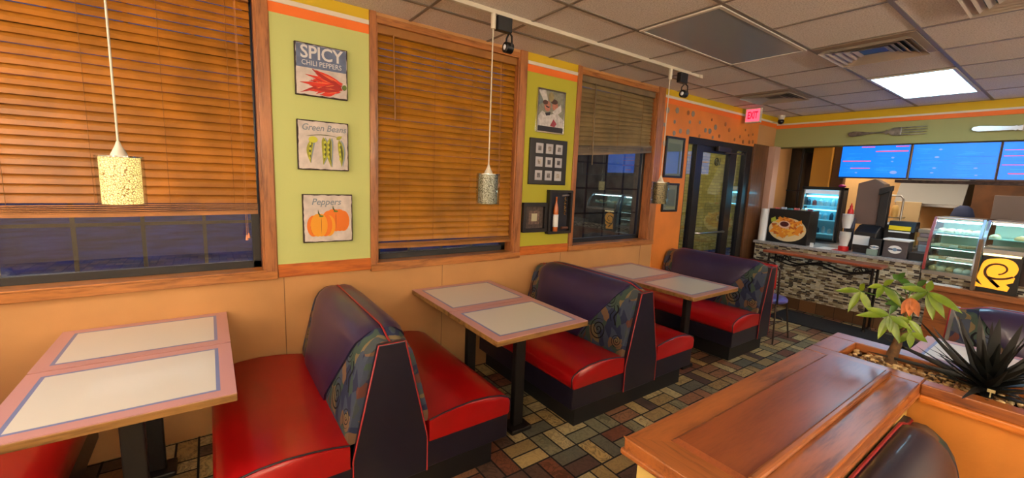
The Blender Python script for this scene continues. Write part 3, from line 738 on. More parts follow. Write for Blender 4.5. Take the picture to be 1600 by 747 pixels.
# round metallic dots on the orange wall
m_dot = mat('silver dot', (150, 138, 118), .35, metal=.4)
m_dot2 = mat('bronze dot', (160, 96, 44), .4, metal=.3)
dots = []
random.seed(3)
spots = [(4.20, 2.44, 0), (4.38, 2.46, 0), (4.60, 2.46, 1), (4.70, 2.46, 0), (4.86, 2.38, 0), (5.00, 2.30, 0), (5.12, 2.44, 1), (5.22, 2.36, 0), (5.45, 2.42, 1), (5.56, 2.36, 1), (5.98, 2.40, 1), (6.08, 2.34, 1), (6.2, 2.36, 1),
         (4.16, 2.28, 0), (4.35, 2.33, 0), (4.48, 2.24, 0), (4.65, 2.36, 0), (4.20, 2.08, 0), (4.36, 2.205, 0), (4.63, 2.245, 0), (4.88, 2.22, 1), (5.10, 2.30, 0), (5.18, 2.23, 0), (5.33, 2.26, 1), (5.72, 2.25, 1), (5.85, 2.30, 1), (5.95, 2.24, 1), (6.12, 2.25, 1), (6.22, 2.26, 1)]
ORD = ('first', 'second', 'third', 'fourth', 'fifth', 'sixth', 'seventh', 'eighth', 'ninth', 'tenth', 'eleventh', 'twelfth', 'thirteenth', 'fourteenth', 'fifteenth', 'sixteenth', 'seventeenth')
count = {'upper': 0, 'lower': 0}
for i, (yy, zz, w) in enumerate(sorted(spots)):
    r = random.choice([.022, .028, .034]) * (.8 if w else 1); row = 'upper' if zz > 2.31 else 'lower'
    o = B().lathe([(0, 0), (r, 0), (r, .003), (r * .7, .005), (0, .005)], (XW + .0045, yy, zz), 16, 0, 'x').done('wall_dot', m_dot2 if w else m_dot, smooth=30)
    tag(o, ('dull bronze' if w else 'shiny silver') + ' dot on the orange wall, ' + ORD[count[row]] + ' of the ' + row + ' row counted from the window', 'wall decoration', 'metal dots on the orange wall'); count[row] += 1
# ------------------------------------------------------------------ booths
def vinyl(name, col, rough=.32, wear=None):
    n = NT(name); o = n.obj()
    f = n.noise(o, 3, 4)
    c = n.ramp(f, [(.3, tuple(v * .88 for v in col)), (.7, col)])
    n.set(col=c, rough=rough, spec=.5, coat=.15); n.bump(n.noise(o, 260, 2), .12, .0008)
    return n.m
m_redv = vinyl('red vinyl', (168, 10, 14), .3)
m_navy = vinyl('navy vinyl', (26, 22, 38), .36)
m_purple = vinyl('purple vinyl', (48, 38, 72), .3)
m_dkpurple = vinyl('dark purple vinyl', (38, 30, 44), .4)
m_pipe = mat('red piping', (150, 34, 36), .45)
m_dpipe = mat('dark piping', (20, 14, 24), .45)
m_kick = mat('black kick base', (12, 12, 13), .6)
def pattern_mat(name, dim=1.0):
    n = NT(name); x, y, z = n.xyz()
    w1 = n.noise(n.vec(x, y, z), 5, 2) * .25
    v = n.vec(x * 1.3 + w1, z * .12, z - w1)
    cell = n.voro(v, 16, 'F1', 1); r = n.white(cell)
    D = lambda c: tuple(k * dim for k in c)
    base = n.ramp(r, [(0, D((92, 104, 130))), (.2, D((168, 128, 96))), (.36, D((88, 112, 100))), (.5, D((62, 70, 108))), (.64, D((172, 148, 104))), (.76, D((98, 108, 112))), (.88, D((142, 86, 72)))], True)
    # squiggles and spirals in black
    def spiral(cx, cz, R, tw, ph):
        dx, dz = x - cx, z - cz
        rr = n.mth('SQRT', dx * dx + dz * dz); an = n.mth('ARCTAN2', dz, dx)
        s = ((an / 6.28318 * tw + rr / R * 2.6 + ph).fr() - .5).ab()
        return s.gt(.36) * rr.lt(R)
    k = spiral(-.27, .53, .078, 1, .1).mx(spiral(-.22, .77, .06, -1, .3)).mx(spiral(-1.08, .60, .055, 1, .5)).mx(spiral(-.09, .50, .045, -1, .2))
    def squig(cx, wx, z0, z1, amp, fr_):
        s = n.mth('SINE', z * fr_)
        return ((x - cx + s * amp).ab().lt(wx)) * z.gt(z0) * z.lt(z1)
    k = k.mx(squig(-.14, .007, .60, .74, .012, 60)).mx(squig(-.175, .004, .62, .73, .012, 60)).mx(squig(-.35, .005, .55, .78, .03, 14)).mx(squig(-1.10, .006, .62, .8, .018, 30)).mx(squig(-.41, .004, .44, .6, .03, 20))
    n.set(col=n.mix(k, base, (14, 14, 20)), rough=.85, spec=.2)
    n.bump(n.noise(n.obj(), 300, 2), .2, .001)
    return n.m
m_pat = pattern_mat('abstract booth fabric', .66)
LB = 1.15
PROF = [(.01, .40), (.205, .40), (.205, .45), (.188, .53), (.168, .62), (.150, .70), (.134, .77), (.120, .815), (.098, .852), (.066, .878), (.035, .888), (.012, .886), (.0, .880)]
def zs(x):
    e = min(x * -1, LB + x)            # distance to the nearer end
    k = max(0, min(1, (e - .03) / .14)); k = k * k * (3 - 2 * k)
    return .925 + .085 * k
def backrest(t, sg, mc, label=None):
    """One leaning cushion: centre section and two patterned wings. sg is the side of the centre line."""
    a_top, a_bot, w_top, w_bot = -.13, -.47, -1.05, -.985
    def bnd(top, bot, z): k = max(0, min(1, (z - .42) / .44)); return bot + (top - bot) * k
    def section(x0f, x1f, n, puff):
        rows = []
        for i in range(n + 1):
            u = i / n; row = []
            for (tt, z) in PROF:
                x = x0f(z) + (x1f(z) - x0f(z)) * u
                pf = puff * (min(1, 6 * u * (1 - u)) ** .5 if 0 < u < 1 else 0) * (1 if z > .41 and tt > .01 else 0)
                row.append((x, sg * (tt + (pf if tt > .03 else 0) - (.012 if puff < .01 else 0) * (tt > .05)), .40 + (z - .40) * zs(x) + pf * .3 * (z > .8)))
            rows.append(row)
        return rows
    s = B(); s.loft(section(lambda z: bnd(w_top, w_bot, z), lambda z: bnd(a_top, a_bot, z), 22, .014)); s.done('backrest', mc, t, smooth=50, local=True)
    s = B(); s.loft(section(lambda z: bnd(a_top, a_bot, z) - .004, lambda z: -.026, 8, .004)); s.done('side_wing', m_pat, t, smooth=50, local=True, label='patterned fabric wing')
    s = B(); s.loft(section(lambda z: -LB, lambda z: bnd(w_top, w_bot, z) + .004, 5, .004)); s.done('side_wing', m_pat, t, smooth=50, local=True, label='patterned fabric wing')
SEAT = [(.19, .30), (.672, .30), (.684, .315), (.686, .375), (.672, .395), (.62, .418), (.54, .434), (.44, .440), (.34, .434), (.26, .424), (.19, .41)]
def seat(t, sg, m):
    rows = []
    for x in (-.0, -.008, -.025, -LB * .25, -LB * .5, -LB * .75, -LB):
        k = 0 if x < -.02 else (.006 if x > -.004 else .0015)
        rows.append([(x, sg * (tt - k * (tt > .5)), z - k * (z > .35)) for tt, z in SEAT])
    s = B(); s.loft(rows); o = s.done('seat', m, t, smooth=60, local=True)
    s = B()
    s.tube([(-.005, sg * .683, .305)] + [(-.006, sg * tt, z + .001) for tt, z in SEAT[2:]], .0042, 6)
    s.done('piping', m_dpipe, o, smooth=60, local=True, label='dark piping')
def endpanel(t, sides):
    pts = []
    if 1 in sides: R = [(.178, .15), (.178, .335), (.062, .853)]
    else: R = [(.04, .15), (.04, .853)]
    L = [(-.062, .853), (-.178, .335), (-.178, .15)] if -1 in sides else [(-.04, .853), (-.04, .15)]
    pts = R + L
    s = B(); s.prism(pts, 'x', -.032, .004); o = s.done('end_panel', m_navy, t, bevel=.004, local=True)
    s = B(); s.tube([(.002, p[0], p[1]) for p in ([R[0], R[1], R[2], L[0], L[1], L[2]] if len(L) == 3 and len(R) == 3 else R + L)], .0042, 6)
    s.done('piping', m_pipe, o, smooth=60, local=True, label='red piping')
def booth(sides, label, mc=None, name='booth_bench'):
    t = thing(name, (0, 0, 0), label, 'booth seat', 'red and purple booth benches')
    y0 = -.60 if -1 in sides else -.03; y1 = .60 if 1 in sides else .03
    B().box(-LB, -.05, y0, y1, 0, .17).done('kick_base', m_kick, t, local=True, bevel=.003)
    a = -.672 if -1 in sides else -.04; b = .672 if 1 in sides else .04
    B().box(-LB, -.006, a, b, .155, .302).done('seat_frame', m_navy, t, local=True, bevel=.005)
    for sg in sides:
        seat(t, sg, m_redv); backrest(t, sg, mc or m_purple)
    if len(sides) == 1: B().box(-LB, -.03, -.03 if 1 in sides else 0, 0 if 1 in sides else .03, .15, .86).done('back_panel', m_navy, t, local=True, bevel=.004)
    s = B(); s.tube([(x, 0, .40 + (.884 - .40) * zs(x) + .003) for x in [-LB + LB * k / 30 for k in range(30)] + [-.025]], .0045, 6); s.done('centre_piping', m_pipe, t, smooth=60, local=True, label='red piping along the top')
    endpanel(t, sides)
    return t
bA = booth((-1, 1), 'red seated double booth bench with purple back between the left and middle tables')
bA.location = (-1.78, .642, 0)
bB = dup(bA, (-1.78, 2.492, 0), label='red seated double booth bench with purple back between the middle and far window tables')
bC = dup(bA, (-1.78, -1.215, 0), label='booth bench at the left edge, only a corner of its red seat showing')
bD = booth((-1,), 'single sided purple and red booth bench before the entrance door'); bD.location = (-1.78, 4.495, 0)
bE = dup(bA, (-.50, 4.20, 0), rot=math.pi, label='dark purple booth bench behind the plants on the right')
bF = booth((1,), 'dark booth bench against the oak topped half wall', mc=m_dkpurple); bF.location = (-.262, .70, .03); bF.rotation_euler = (0, 0, -math.pi / 2)
for o in bF.children:
    if o.name.startswith('kick_base'): o.scale = (1, 1, 1); o.location = (0, 0, -.03)
# ------------------------------------------------------------------ tables
m_tpink = mat('pink laminate border', (188, 138, 134), .3, coat=.2)
m_tblue = mat('blue laminate line', (112, 124, 168), .3, coat=.2)
m_tcream = mat('cream laminate', (206, 202, 190), .3, coat=.2)
m_tedge = wood('oak table edge', (136, 98, 50), (96, 64, 28), 'y', .45, .1)
m_leg = mat('dark table column', (30, 26, 24), .45, metal=.4)
def top(t, x0, x1, y0, y1, z, name='tabletop'):
    b = B(); b.box(x0, x1, y0, y1, z - .034, z - .0035, 0)
    o = b.done(name, [m_tedge], t, bevel=.003)
    s = B(); R = [(0.001, 0), (.052, 1), (.066, 2)]
    prev = None
    for k, (i, mi) in enumerate(R):
        q = [s.v(p) for p in ((x0 + i, y0 + i, z), (x1 - i, y0 + i, z), (x1 - i, y1 - i, z), (x0 + i, y1 - i, z))]
        if prev:
            for j in range(4): s.f([prev[j], prev[(j + 1) % 4], q[(j + 1) % 4], q[j]], k - 1)
        prev = q
        if k == 0: first = q
        if k == 2: s.f(q, 2)
    low = [s.v((v.co.x, v.co.y, z - .0036)) for v in first]
    for j in range(4): s.f([first[j], first[(j + 1) % 4], low[(j + 1) % 4], low[j]], 0)
    s.f(low[::-1], 0)
    s.done('laminate', [m_tpink, m_tblue, m_tcream], o, label='cream laminate with pink border and blue line')
def table(xw, xs, xf, y0, y1, z, label, skewy=0):
    t = thing('booth_table', ((xw + xf) / 2, (y0 + y1) / 2, 0), label, 'table', 'pink edged booth tables')
    top(t, xw, xs - .002, y0, y1, z); top(t, xs + .002, xf, y0 + skewy, y1 + skewy, z - .002)
    yc = (y0 + y1) / 2
    for x in ((xs + xf) / 2 + .03, (xw + xs) / 2):
        B().box(x - .022, x + .022, yc - .038, yc + .038, .03, z - .05).done('column', m_leg, t, bevel=.006)
        B().box(x - .16, x + .16, yc - .09, yc + .09, z - .052, z - .037).done('mounting_plate', m_leg, t, bevel=.004)
        B().box(x - .07, x + .07, yc - .08, yc + .08, 0, .03).done('foot', m_leg, t, bevel=.008)
    return t
table(-2.95, -2.415, -1.835, -.635, .05, .755, 'pink edged cream table under the glowing pendant lamp, nearest the left edge')
table(-2.94, -2.335, -1.775, 1.215, 1.905, .75, 'pink edged cream table below the middle window blind')
table(-2.93, -2.33, -1.75, 3.06, 3.75, .75, 'pink edged cream table in front of the single booth by the door')
t = thing('booth_table', (.1, 3.27, 0), 'pale pink edged table partly hidden behind the planter on the right', 'table', 'pink edged booth tables')
top(t, -.515, .078, 2.93, 3.615, .75); top(t, .082, .66, 2.93, 3.615, .75)
for x in (-.22, .38):
    B().box(x - .022, x + .022, 3.235, 3.31, .03, .70).done('column', m_leg, t, bevel=.006)
    B().box(x - .07, x + .07, 3.19, 3.35, 0, .03).done('foot', m_leg, t, bevel=.008)
# ------------------------------------------------------------------ chair behind the last booth
def chair(loc, rot, label):
    t = thing('metal_chair', (0, 0, 0), label, 'chair')
    mv = vinyl('screen tinted purple vinyl', (84, 76, 150), .28)  # blue reflection of the menu screens put into the purple seat colour
    s = B(); s.loft([[(math.cos(a) * .19 * k, math.sin(a) * .19 * k, z) for a in [2 * math.pi * i / 28 for i in range(28)]] for k, z in ((.93, .415), (1, .425), (1, .445), (.93, .462), (.6, .470), (.2, .472))]); s.done('seat', mv, t, smooth=60, local=True)
    for sx in (-1, 1):
        for sy in (-1, 1):
            top_ = (sx * .14, sy * .13, .42); bot = (sx * .18, sy * .19, 0)
            B().tube([top_, bot], .009, 8).done('leg', m_darksteel, t, smooth=60, local=True)
    B().tube([(math.cos(a) * .165, math.sin(a) * .165, .22) for a in [2 * math.pi * i / 24 for i in range(25)]], .006, 6, cap=False).done('stretcher', m_darksteel, t, smooth=60, local=True)
    B().tube([(-.15, -.13, .42), (-.17, -.22, .8), (-.12, -.235, .87), (.12, -.235, .87), (.17, -.22, .8), (.15, -.13, .42)], .010, 8).done('back_frame', m_darksteel, t, smooth=60, local=True)
    s = B(); s.loft([[(x, -.222 - .02 * math.cos(x * 9) + d, z) for x in [-.15 + .3 * i / 8 for i in range(9)]] + [] for z, d in ((.60, 0), (.62, 0), (.83, -.02), (.85, -.02))], closed=False)
    o = s.done('back_pad', m_redv, t, smooth=60, local=True); m = o.modifiers.new('thick', 'SOLIDIFY'); m.thickness = .03
    t.location = loc; t.rotation_euler = (0, 0, rot); return t
chair((-1.98, 4.93, 0), 0, 'round seated metal chair with red back behind the last booth')
chair2 = None
# ------------------------------------------------------------------ half wall, planter
ZP = 1.0
X0, X1, YA, YB, YE = -.600, -.262, .800, 1.885, 2.245
t = thing('half_wall', ((X0 + X1) / 2, 1.3, 0), 'low yellow half wall with a glossy oak top in the foreground', 'half wall')
B().box(X0 + .025, X1 - .02, YA + .028, YB + .0, 0, ZP - .036).done('wall_body', mat('pale yellow wall paint', (206, 176, 98), .7, bs=90, bump=.2), t)
cb = B(); cb.box(X0, X1, YA, YB, ZP - .036, ZP); c1 = cb.done('oak_cap', m_cap_y, t, bevel=.005)
# mitred end board, panel step and bead
B().plate([(X0 - .001, YA - .001), (X1 + .001, YA - .001), (X1 - .085, YA + .085), (X0 + .085, YA + .085)], (0, 0, ZP - .001), (1, 0, 0), (0, 1, 0), (0, 0, 1), .0022).done('end_board', m_cap_x, t)
B().box(X0 - .006, X1 + .004, YA - .006, YB, ZP - .046, ZP - .030).done('edge_moulding', m_cap_y, t, bevel=.005)
s = B()
px0, px1, py0, py1 = X0 + .072, X1 - .088, YA + .085, YB - .005
s.loft([[(px0, py0, ZP), (px1, py0, ZP), (px1, py1, ZP), (px0, py1, ZP)], [(px0 + .012, py0 + .012, ZP + .009), (px1 - .004, py0 + .012, ZP + .009), (px1 - .004, py1 - .004, ZP + .009), (px0 + .012, py1 - .004, ZP + .009)]])
s.done('raised_panel', m_panel, t)
B().box(px1 - .004, px1 + .016, py0 + .01, py1, ZP, ZP + .016).done('bead', m_cap_y, t, bevel=.006)
pl = thing('planter', (.2, 2.06, 0), 'oak rimmed planter box with tan sides running behind the half wall', 'planter')
XR = 1.6
m_tan2 = mat('amber wall paint', (204, 128, 44), .65, bs=120, bump=.4, var=.04)
pb = B(); pb.box(X0 + .025, XR, YB + .022, YB + .04, 0, ZP - .03).box(X0 + .025, XR, YE - .05, YE - .03, 0, ZP - .03).box(X0 + .025, X0 + .045, YB + .022, YE - .03, 0, ZP - .03).box(XR - .02, XR, YB + .022, YE - .03, 0, ZP - .03).box(X0 + .045, XR - .02, YB + .04, YE - .05, .6, .64)
pb.done('planter_box', m_tan2, pl)
for a, n_ in (((X0, XR, YE - .085, YE), 'x'), ((X1 - .0, XR, YB + .0005, YB + .058), 'x'), ((X0, X1, YB + .0005, YB + .075), 'x')):
    B().box(*a, ZP - .036, ZP).done('rim_board', m_cap_x, pl, bevel=.004)
B().box(X0, X0 + .09, YB + .075, YE - .085, ZP - .036, ZP).done('rim_board', m_cap_y, pl, bevel=.004)
B().box(X1 + .0, XR, YB - .006, YB + .022, ZP - .062, ZP - .036).done('rim_moulding', wood('orange oak moulding', (200, 116, 40), (160, 84, 24), 'x', .4, .2), pl, bevel=.006)
B().box(X0 + .09, XR - .02, YB + .058, YE - .085, ZP - .09, ZP - .045).done('soil', m_soil, pl)
# pebbles: nobody could count them
pb = B(); random.seed(11)
def pebble(b, c, r, mi):
    rx, ry, rz = r * random.uniform(.8, 1.5), r * random.uniform(.7, 1.2), r * random.uniform(.5, .8); an = random.random() * 3.14; ca, sa = math.cos(an), math.sin(an)
    rows = []
    for k in range(5):
        q = math.pi * (k + .001) / 4.002; rr = max(.02, math.sin(q))
        rows.append([(c[0] + (math.cos(a) * rx * ca - math.sin(a) * ry * sa) * rr, c[1] + (math.cos(a) * rx * sa + math.sin(a) * ry * ca) * rr, c[2] - math.cos(q) * rz) for a in [2 * math.pi * i / 7 for i in range(7)]])
    b.loft(rows, mi)
for _ in range(2000):
    x = random.uniform(X0 + .10, .75); y = random.uniform(YB + .07, YE - .095)
    if x > -.30 and random.random() < .25: continue
    pebble(pb, (x, y, ZP - .040 + random.uniform(0, .014)), random.uniform(.006, .0105), random.randrange(4))
o = pb.done('pebbles', [mat('pebble a', (190, 152, 96), .6), mat('pebble b', (150, 108, 58), .6), mat('pebble c', (212, 184, 134), .6), mat('pebble d', (96, 66, 38), .6)], smooth=60, merge=False)
tag(o, 'tan pebbles covering the soil inside the planter', 'pebbles', kind='stuff')
# money tree
m_leafg = NT('bright leaf green'); m_leafg.set(col=m_leafg.ramp(m_leafg.noise(m_leafg.obj(), 14, 3), [(.3, (74, 106, 20)), (.7, (128, 152, 34))]), rough=.4, coat=.2); m_leafg = m_leafg.m
m_leafd = mat('deep leaf green', (64, 104, 36), .4, var=.2, vs=20, coat=.2)
m_leafo = mat('withered orange leaf', (168, 96, 44), .6, var=.2, vs=30)
m_bark = mat('brown bark', (88, 62, 34), .8, var=.35, vs=40, bs=60, bump=.6)
def leaf(b, base, dirv, L, w, droop=.35, mi=0, up=Vector((0, 0, 1))):
    base = Vector(base); d = Vector(dirv).normalized(); side = d.cross(up); side = side.normalized() if side.length > 1e-3 else Vector((1, 0, 0)); nrm = side.cross(d)
    n = 8; mid, l, r = [], [], []
    for i in range(n + 1):
        t = i / n; p = base + d * (L * t) - Vector((0, 0, 1)) * (droop * L * t * t); k = w * (math.sin(math.pi * t ** .85) ** .9 if 0 < t < 1 else .02)
        mid.append(b.v(p - nrm * w * .12)); l.append(b.v(p + side * k + nrm * k * .22)); r.append(b.v(p - side * k + nrm * k * .22))
    for i in range(n):
        b.f([mid[i], l[i], l[i + 1], mid[i + 1]], mi); b.f([mid[i], mid[i + 1], r[i + 1], r[i]], mi)
TX, TY = -.385, 2.10
tree = thing('money_tree', (TX, TY, ZP - .045), 'small green money tree with hand shaped leaves growing in the planter', 'potted plant')
s = B(); s.tube([(TX, TY, ZP - .05), (TX + .002, TY, ZP + .01), (TX + .010, TY, ZP + .055), (TX + .012, TY + .004, ZP + .10), (TX + .02, TY, ZP + .17), (TX + .012, TY, ZP + .25)], [.020, .018, .015, .011, .006, .003], 10)
s.done('trunk', m_bark, tree, smooth=60)
FANS = (((-.509, 2.1, 1.228), ((-95, 22), (-25, 98), (52, 85), (18, -48)), 0),
    ((-.448, 2.12, 1.262), ((80, 75), (-6, 55), (-42, 22), (38, -34)), 0),
    ((-.318, 2.1, 1.272), ((115, 55), (28, 104), (-60, 66), (-92, 2), (6, -52), (64, 88)), 0),
    ((-.401, 2.05, 1.166), ((-112, 25), (-18, 102), (46, 98), (74, 40), (-84, -14), (12, 60)), 0),
    ((-.352, 2.08, 1.160), ((46, 52), (-20, 46), (-40, 14), (10, -20)), 0),
    ((-.336, 2.06, 1.120), ((52, 24), (-24, 50), (8, 56), (-14, -20)), 0),
    ((-.400, 2.14, 1.205), ((-36, 20), (30, -24), (34, 34), (-14, 52)), 1),
    ((-.414, 2.15, 1.290), ((26, -40), (-20, -24), (36, 10)), 1), ((-.36, 2.16, 1.275), ((30, -30), (-46, 4), (-10, 30)), 1))
for (cc, ds, mk) in FANS:
    c = Vector(cc); b = B()
    zj = ZP + .25 * max(.25, min(1, (c.z - ZP) / .30)); j = Vector((TX + .014, TY, min(zj, c.z - .02)))
    b.tube([j, (j + c) / 2 + Vector((0, 0, .012)), c], .0018, 5, 1)
    for (dx, dy) in ds:
        L = math.hypot(dx, dy) * .00074 + .012; dv = Vector((dx, -18 + random.uniform(-15, 15), -dy * 1.0 + 12))
        leaf(b, c, dv, L, 0.008 + L * .06, .12, 0, Vector((0, -.8, .6)))
    b.done('leaf_fan', [m_leafg if mk == 0 else m_leafd, m_leafd], tree, smooth=70)
b = B(); c = Vector((-.353, 2.07, 1.245))
b.tube([(TX + .014, TY, ZP + .2), c], .0018, 5)
for dv in ((-.30, -.2, -1), (.08, -.25, -1), (.42, -.2, -.8)): leaf(b, c, dv, .064, .014, .1, 0, Vector((0, -.9, .4)))
b.done('withered_leaf', m_leafo, tree, smooth=70, label='withered orange leaf')
# agave
m_agave = mat('dark agave green', (9, 12, 8), .55, var=.3, vs=20)
AX, AY, AZ = -.135, 2.10, ZP - .05
ag = thing('agave_plant', (AX, AY, AZ), 'dark spiky agave plant in the planter at the right edge', 'potted plant')
b = B(); random.seed(21)
for k in range(58):
    a = 2 * math.pi * (k * .381966); e = math.radians(8 + 62 * (k / 58) ** 1.4 + random.uniform(-6, 6)); L = random.uniform(.15, .25) if k < 44 else random.uniform(.12, .19)
    d = Vector((math.cos(a) * math.cos(e), math.sin(a) * math.cos(e), math.sin(e)))
    base = Vector((AX, AY, AZ + .02 + .05 * k / 58)); side = d.cross(Vector((0, 0, 1))).normalized(); nrm = side.cross(d); n = 8
    rows = []
    for i in range(n + 1):
        t = i / n; w = (.011 + .007 * math.sin(math.pi * min(1, t * 1.5))) * (1 - t) ** .6 + .0006; p = base + d * L * t + Vector((0, 0, 1)) * (.10 * L * t * t * (1 if k % 3 else -1.6))
        rows.append([p + side * w, p + nrm * w * .15 - nrm * .003 * (1 - t), p - side * w, p - nrm * w * .3 - nrm * .004 * (1 - t)])
    b.loft(rows)
b.done('foliage', m_agave, ag, smooth=40, merge=False)
b = B()
for (dx, dz, dy, w) in ((-.005, .225, 0, .024), (.045, .225, -.01, .018), (.10, .17, .02, .016), (-.30, .06, .03, .011), (-.20, .15, .05, .010), (-.32, .00, -.02, .010), (-.10, .20, .03, .016), (-.055, .215, .05, .02)):
    base = Vector((AX + dx * .15, AY, AZ + .05)); tip = Vector((AX + dx, AY + dy, AZ + .05 + dz)); d = (tip - base); L = d.length; d.normalize(); side = d.cross(Vector((0, 1, 0))).normalized(); nrm = side.cross(d)
    rows = []
    for i in range(9):
        t = i / 8; ww = w * (1 - t) ** .7 + .0005; p = base + d * L * t; rows.append([p + side * ww, p + nrm * .004 * (1 - t), p - side * ww, p - nrm * .004 * (1 - t)])
    b.loft(rows)
b.done('tall_leaves', m_agave, ag, smooth=40, merge=False)
B().box(-.128, -.110, 2.0, 2.003, ZP + .002, ZP + .012).box(-.121, -.118, 2.001, 2.004, ZP - .06, ZP + .004).done('plant_tag', mat('plant tag', (176, 160, 110), .7), ag)
# ------------------------------------------------------------------ mat, counter
tag(B().box(-2.30, .6, 5.74, 6.30, .001, .012).done('floor_mat', m_mat, bevel=.004), 'long black rubber floor mat in front of the mosaic counter', 'floor mat')
ZT = .875
ct = thing('service_counter', (-2.0, 6.7, 0), 'service counter faced with brown and cream mosaic tile under a grey stone top', 'counter')
B().box(-2.86, -1.075, YC + .02, 7.15, .15, ZT - .035).done('mosaic_front', m_mosaic, ct)
B().box(-2.88, -1.075, YC - .012, 7.2, ZT - .035, ZT).done('counter_top', mat('grey stone top', (150, 148, 148), .3, var=.12, vs=60), ct, bevel=.004)
n = NT('brown base tiles'); x, y, z = n.xyz(); e = (x / .2).fr().lt(.03)
n.set(col=n.mix(e, n.ramp(n.white(n.vec((x / .2).fl(), 1., 1.)), [(0, (92, 64, 40)), (1, (120, 84, 52))]), (40, 30, 22)), rough=.4)
B().box(-2.88, -1.075, YC + .008, YC + .06, 0, .15).done('base_tiles', n.m, ct)
# console with wrought iron legs
m_iron = mat('wrought iron', (30, 24, 22), .5, metal=.6)
cs = thing('console_table', (-1.95, 6.25, 0), 'narrow wooden console table on scrolled iron legs against the mosaic', 'console table')
B().box(-2.60, -1.33, 6.12, 6.38, .765, .80).done('wood_top', wood('reddish wood top', (150, 74, 44), (104, 44, 26), 'x', .3, .3), cs, bevel=.01)
for x in (-2.52, -1.41):
    for y in (6.15, 6.35):
        s = B(); s.tube([(x, y, .765), (x, y, .4), (x, y, .02)], .014, 8); s.lathe([(.028, .0), (.028, .01), (.016, .03)], (x, y, 0), 12)
        s.done('leg', m_iron, cs, smooth=50)
    B().tube([(x, 6.15, .2), (x, 6.35, .2)], .008, 6).done('stretcher', m_iron, cs)
for y in (6.15, 6.35):
    s = B()
    s.tube([(-2.52 + 1.11 * k / 30, y, .675 + .030 * math.cos(2 * math.pi * k / 30 * 2)) for k in range(31)], .010, 6)
    for xc in (-2.38, -1.55): s.tube([(xc + .05 * math.cos(a) * (1 - a / 14), y, .70 + .05 * math.sin(a) * (1 - a / 14)) for a in [k * .5 for k in range(22)]], .006, 6)
    s.done('scroll_work', m_iron, cs, smooth=50)
# ------------------------------------------------------------------ menu screens on the soffit
m_blue = glow('menu blue', (0, 110, 240), .9, .3)
m_mred = glow('menu red', (226, 84, 96), .6); m_mlight = glow('menu pale', (40, 136, 236), .75); m_mdark = glow('menu dark', (28, 96, 176), .8); m_mfood = glow('menu food', (120, 140, 190), .7)
def screen(x0, x1, label, bars, foods, lines):
    z0, z1 = 1.822, 2.212
    t = thing('menu_screen', ((x0 + x1) / 2, YS - .02, z0), label, 'menu screen', 'blue menu screens over the counter')
    B().box(x0 - .008, x1 + .008, YS - .045, YS + .01, z0 - .018, z1 + .008).done('housing', mat('screen housing', (14, 18, 40), .3), t, bevel=.004)
    B().box(x0, x1, YS - .048, YS - .044, z0, z1).done('display', m_blue, t)
    W_ = x1 - x0; H_ = z1 - z0
    s = B(); ms = [m_mred, m_mlight, m_mdark, m_mfood]
    for (u, v, w, h) in bars: s.box(x0 + u * W_, x0 + (u + w) * W_, YS - .050, YS - .0475, z0 + v * H_, z0 + (v + h) * H_, 0)
    for (u, v, w) in lines: s.box(x0 + u * W_, x0 + (u + w) * W_, YS - .0495, YS - .0475, z0 + v * H_, z0 + v * H_ + .004, 2)
    random.seed(int(x0 * -100))
    for k in range(34):
        u = random.choice([.04, .52]) + random.uniform(0, .12); v = random.uniform(.06, .9)
        s.box(x0 + u * W_, x0 + (u + random.uniform(.1, .28)) * W_, YS - .0488, YS - .0475, z0 + v * H_, z0 + v * H_ + .0035, 1)
    for (u, v, w, h) in foods:
        s.plate(ell(x0 + u * W_, z0 + v * H_, w * .7, h * .6, 14), (0, YS - .0475, 0), (1, 0, 0), (0, 0, 1), (0, -1, 0), .0025, 3)
    s.done('menu_print', ms, t, merge=False)
screen(-2.085, -1.415, 'blue menu screen with red headings, leftmost over the counter', ((.03, .50, .44, .035), (.17, .27, .3, .03), (.52, .80, .46, .035), (.3, .95, .2, .03), (.80, .95, .18, .03)),
       ((.78, .62, .022, .018), (.78, .50, .018, .012), (.82, .16, .05, .032), (.27, .14, .02, .012)), ((.03, .33, .94), (.5, .66, .47)))
screen(-1.385, -.702, 'blue menu screen with small food pictures, middle of the three', (), ((.34, .84, .022, .016), (.31, .62, .03, .018), (.30, .30, .024, .014), (.28, .16, .022, .012), (.78, .30, .024, .014), (.8, .10, .018, .012)),
       ((.02, .52, .46), (.5, .62, .48), (.5, .42, .48)))
screen(-.68, .0, 'blue menu screen with pale orange headings, cut off by the right edge', ((.02, .78, .42, .02), (.02, .62, .42, .02), (.02, .38, .42, .02), (.1, .14, .2, .03)), ((.6, .5, .03, .02),), ((.02, .5, .9),))
hood = B().box(-1.53, 3.3, YS + .05, YS + .24, 1.765, 1.80).done('screen_rail', mat('dark mottled rail', (52, 40, 42), .6, var=.5, vs=30)); tag(hood, 'long dark rail under the menu screens', 'mounting rail')
hg = thing('screen_hanger', (-1.2, YS + .12, 1.8), 'dark steel hangers joining the menu rail to the soffit', 'bracket')
for x in (-1.40, -.66, .9): B().box(x - .015, x + .015, YS + .1, YS + .13, 1.80, 2.236).done('hanger_bar', m_darksteel, hg)
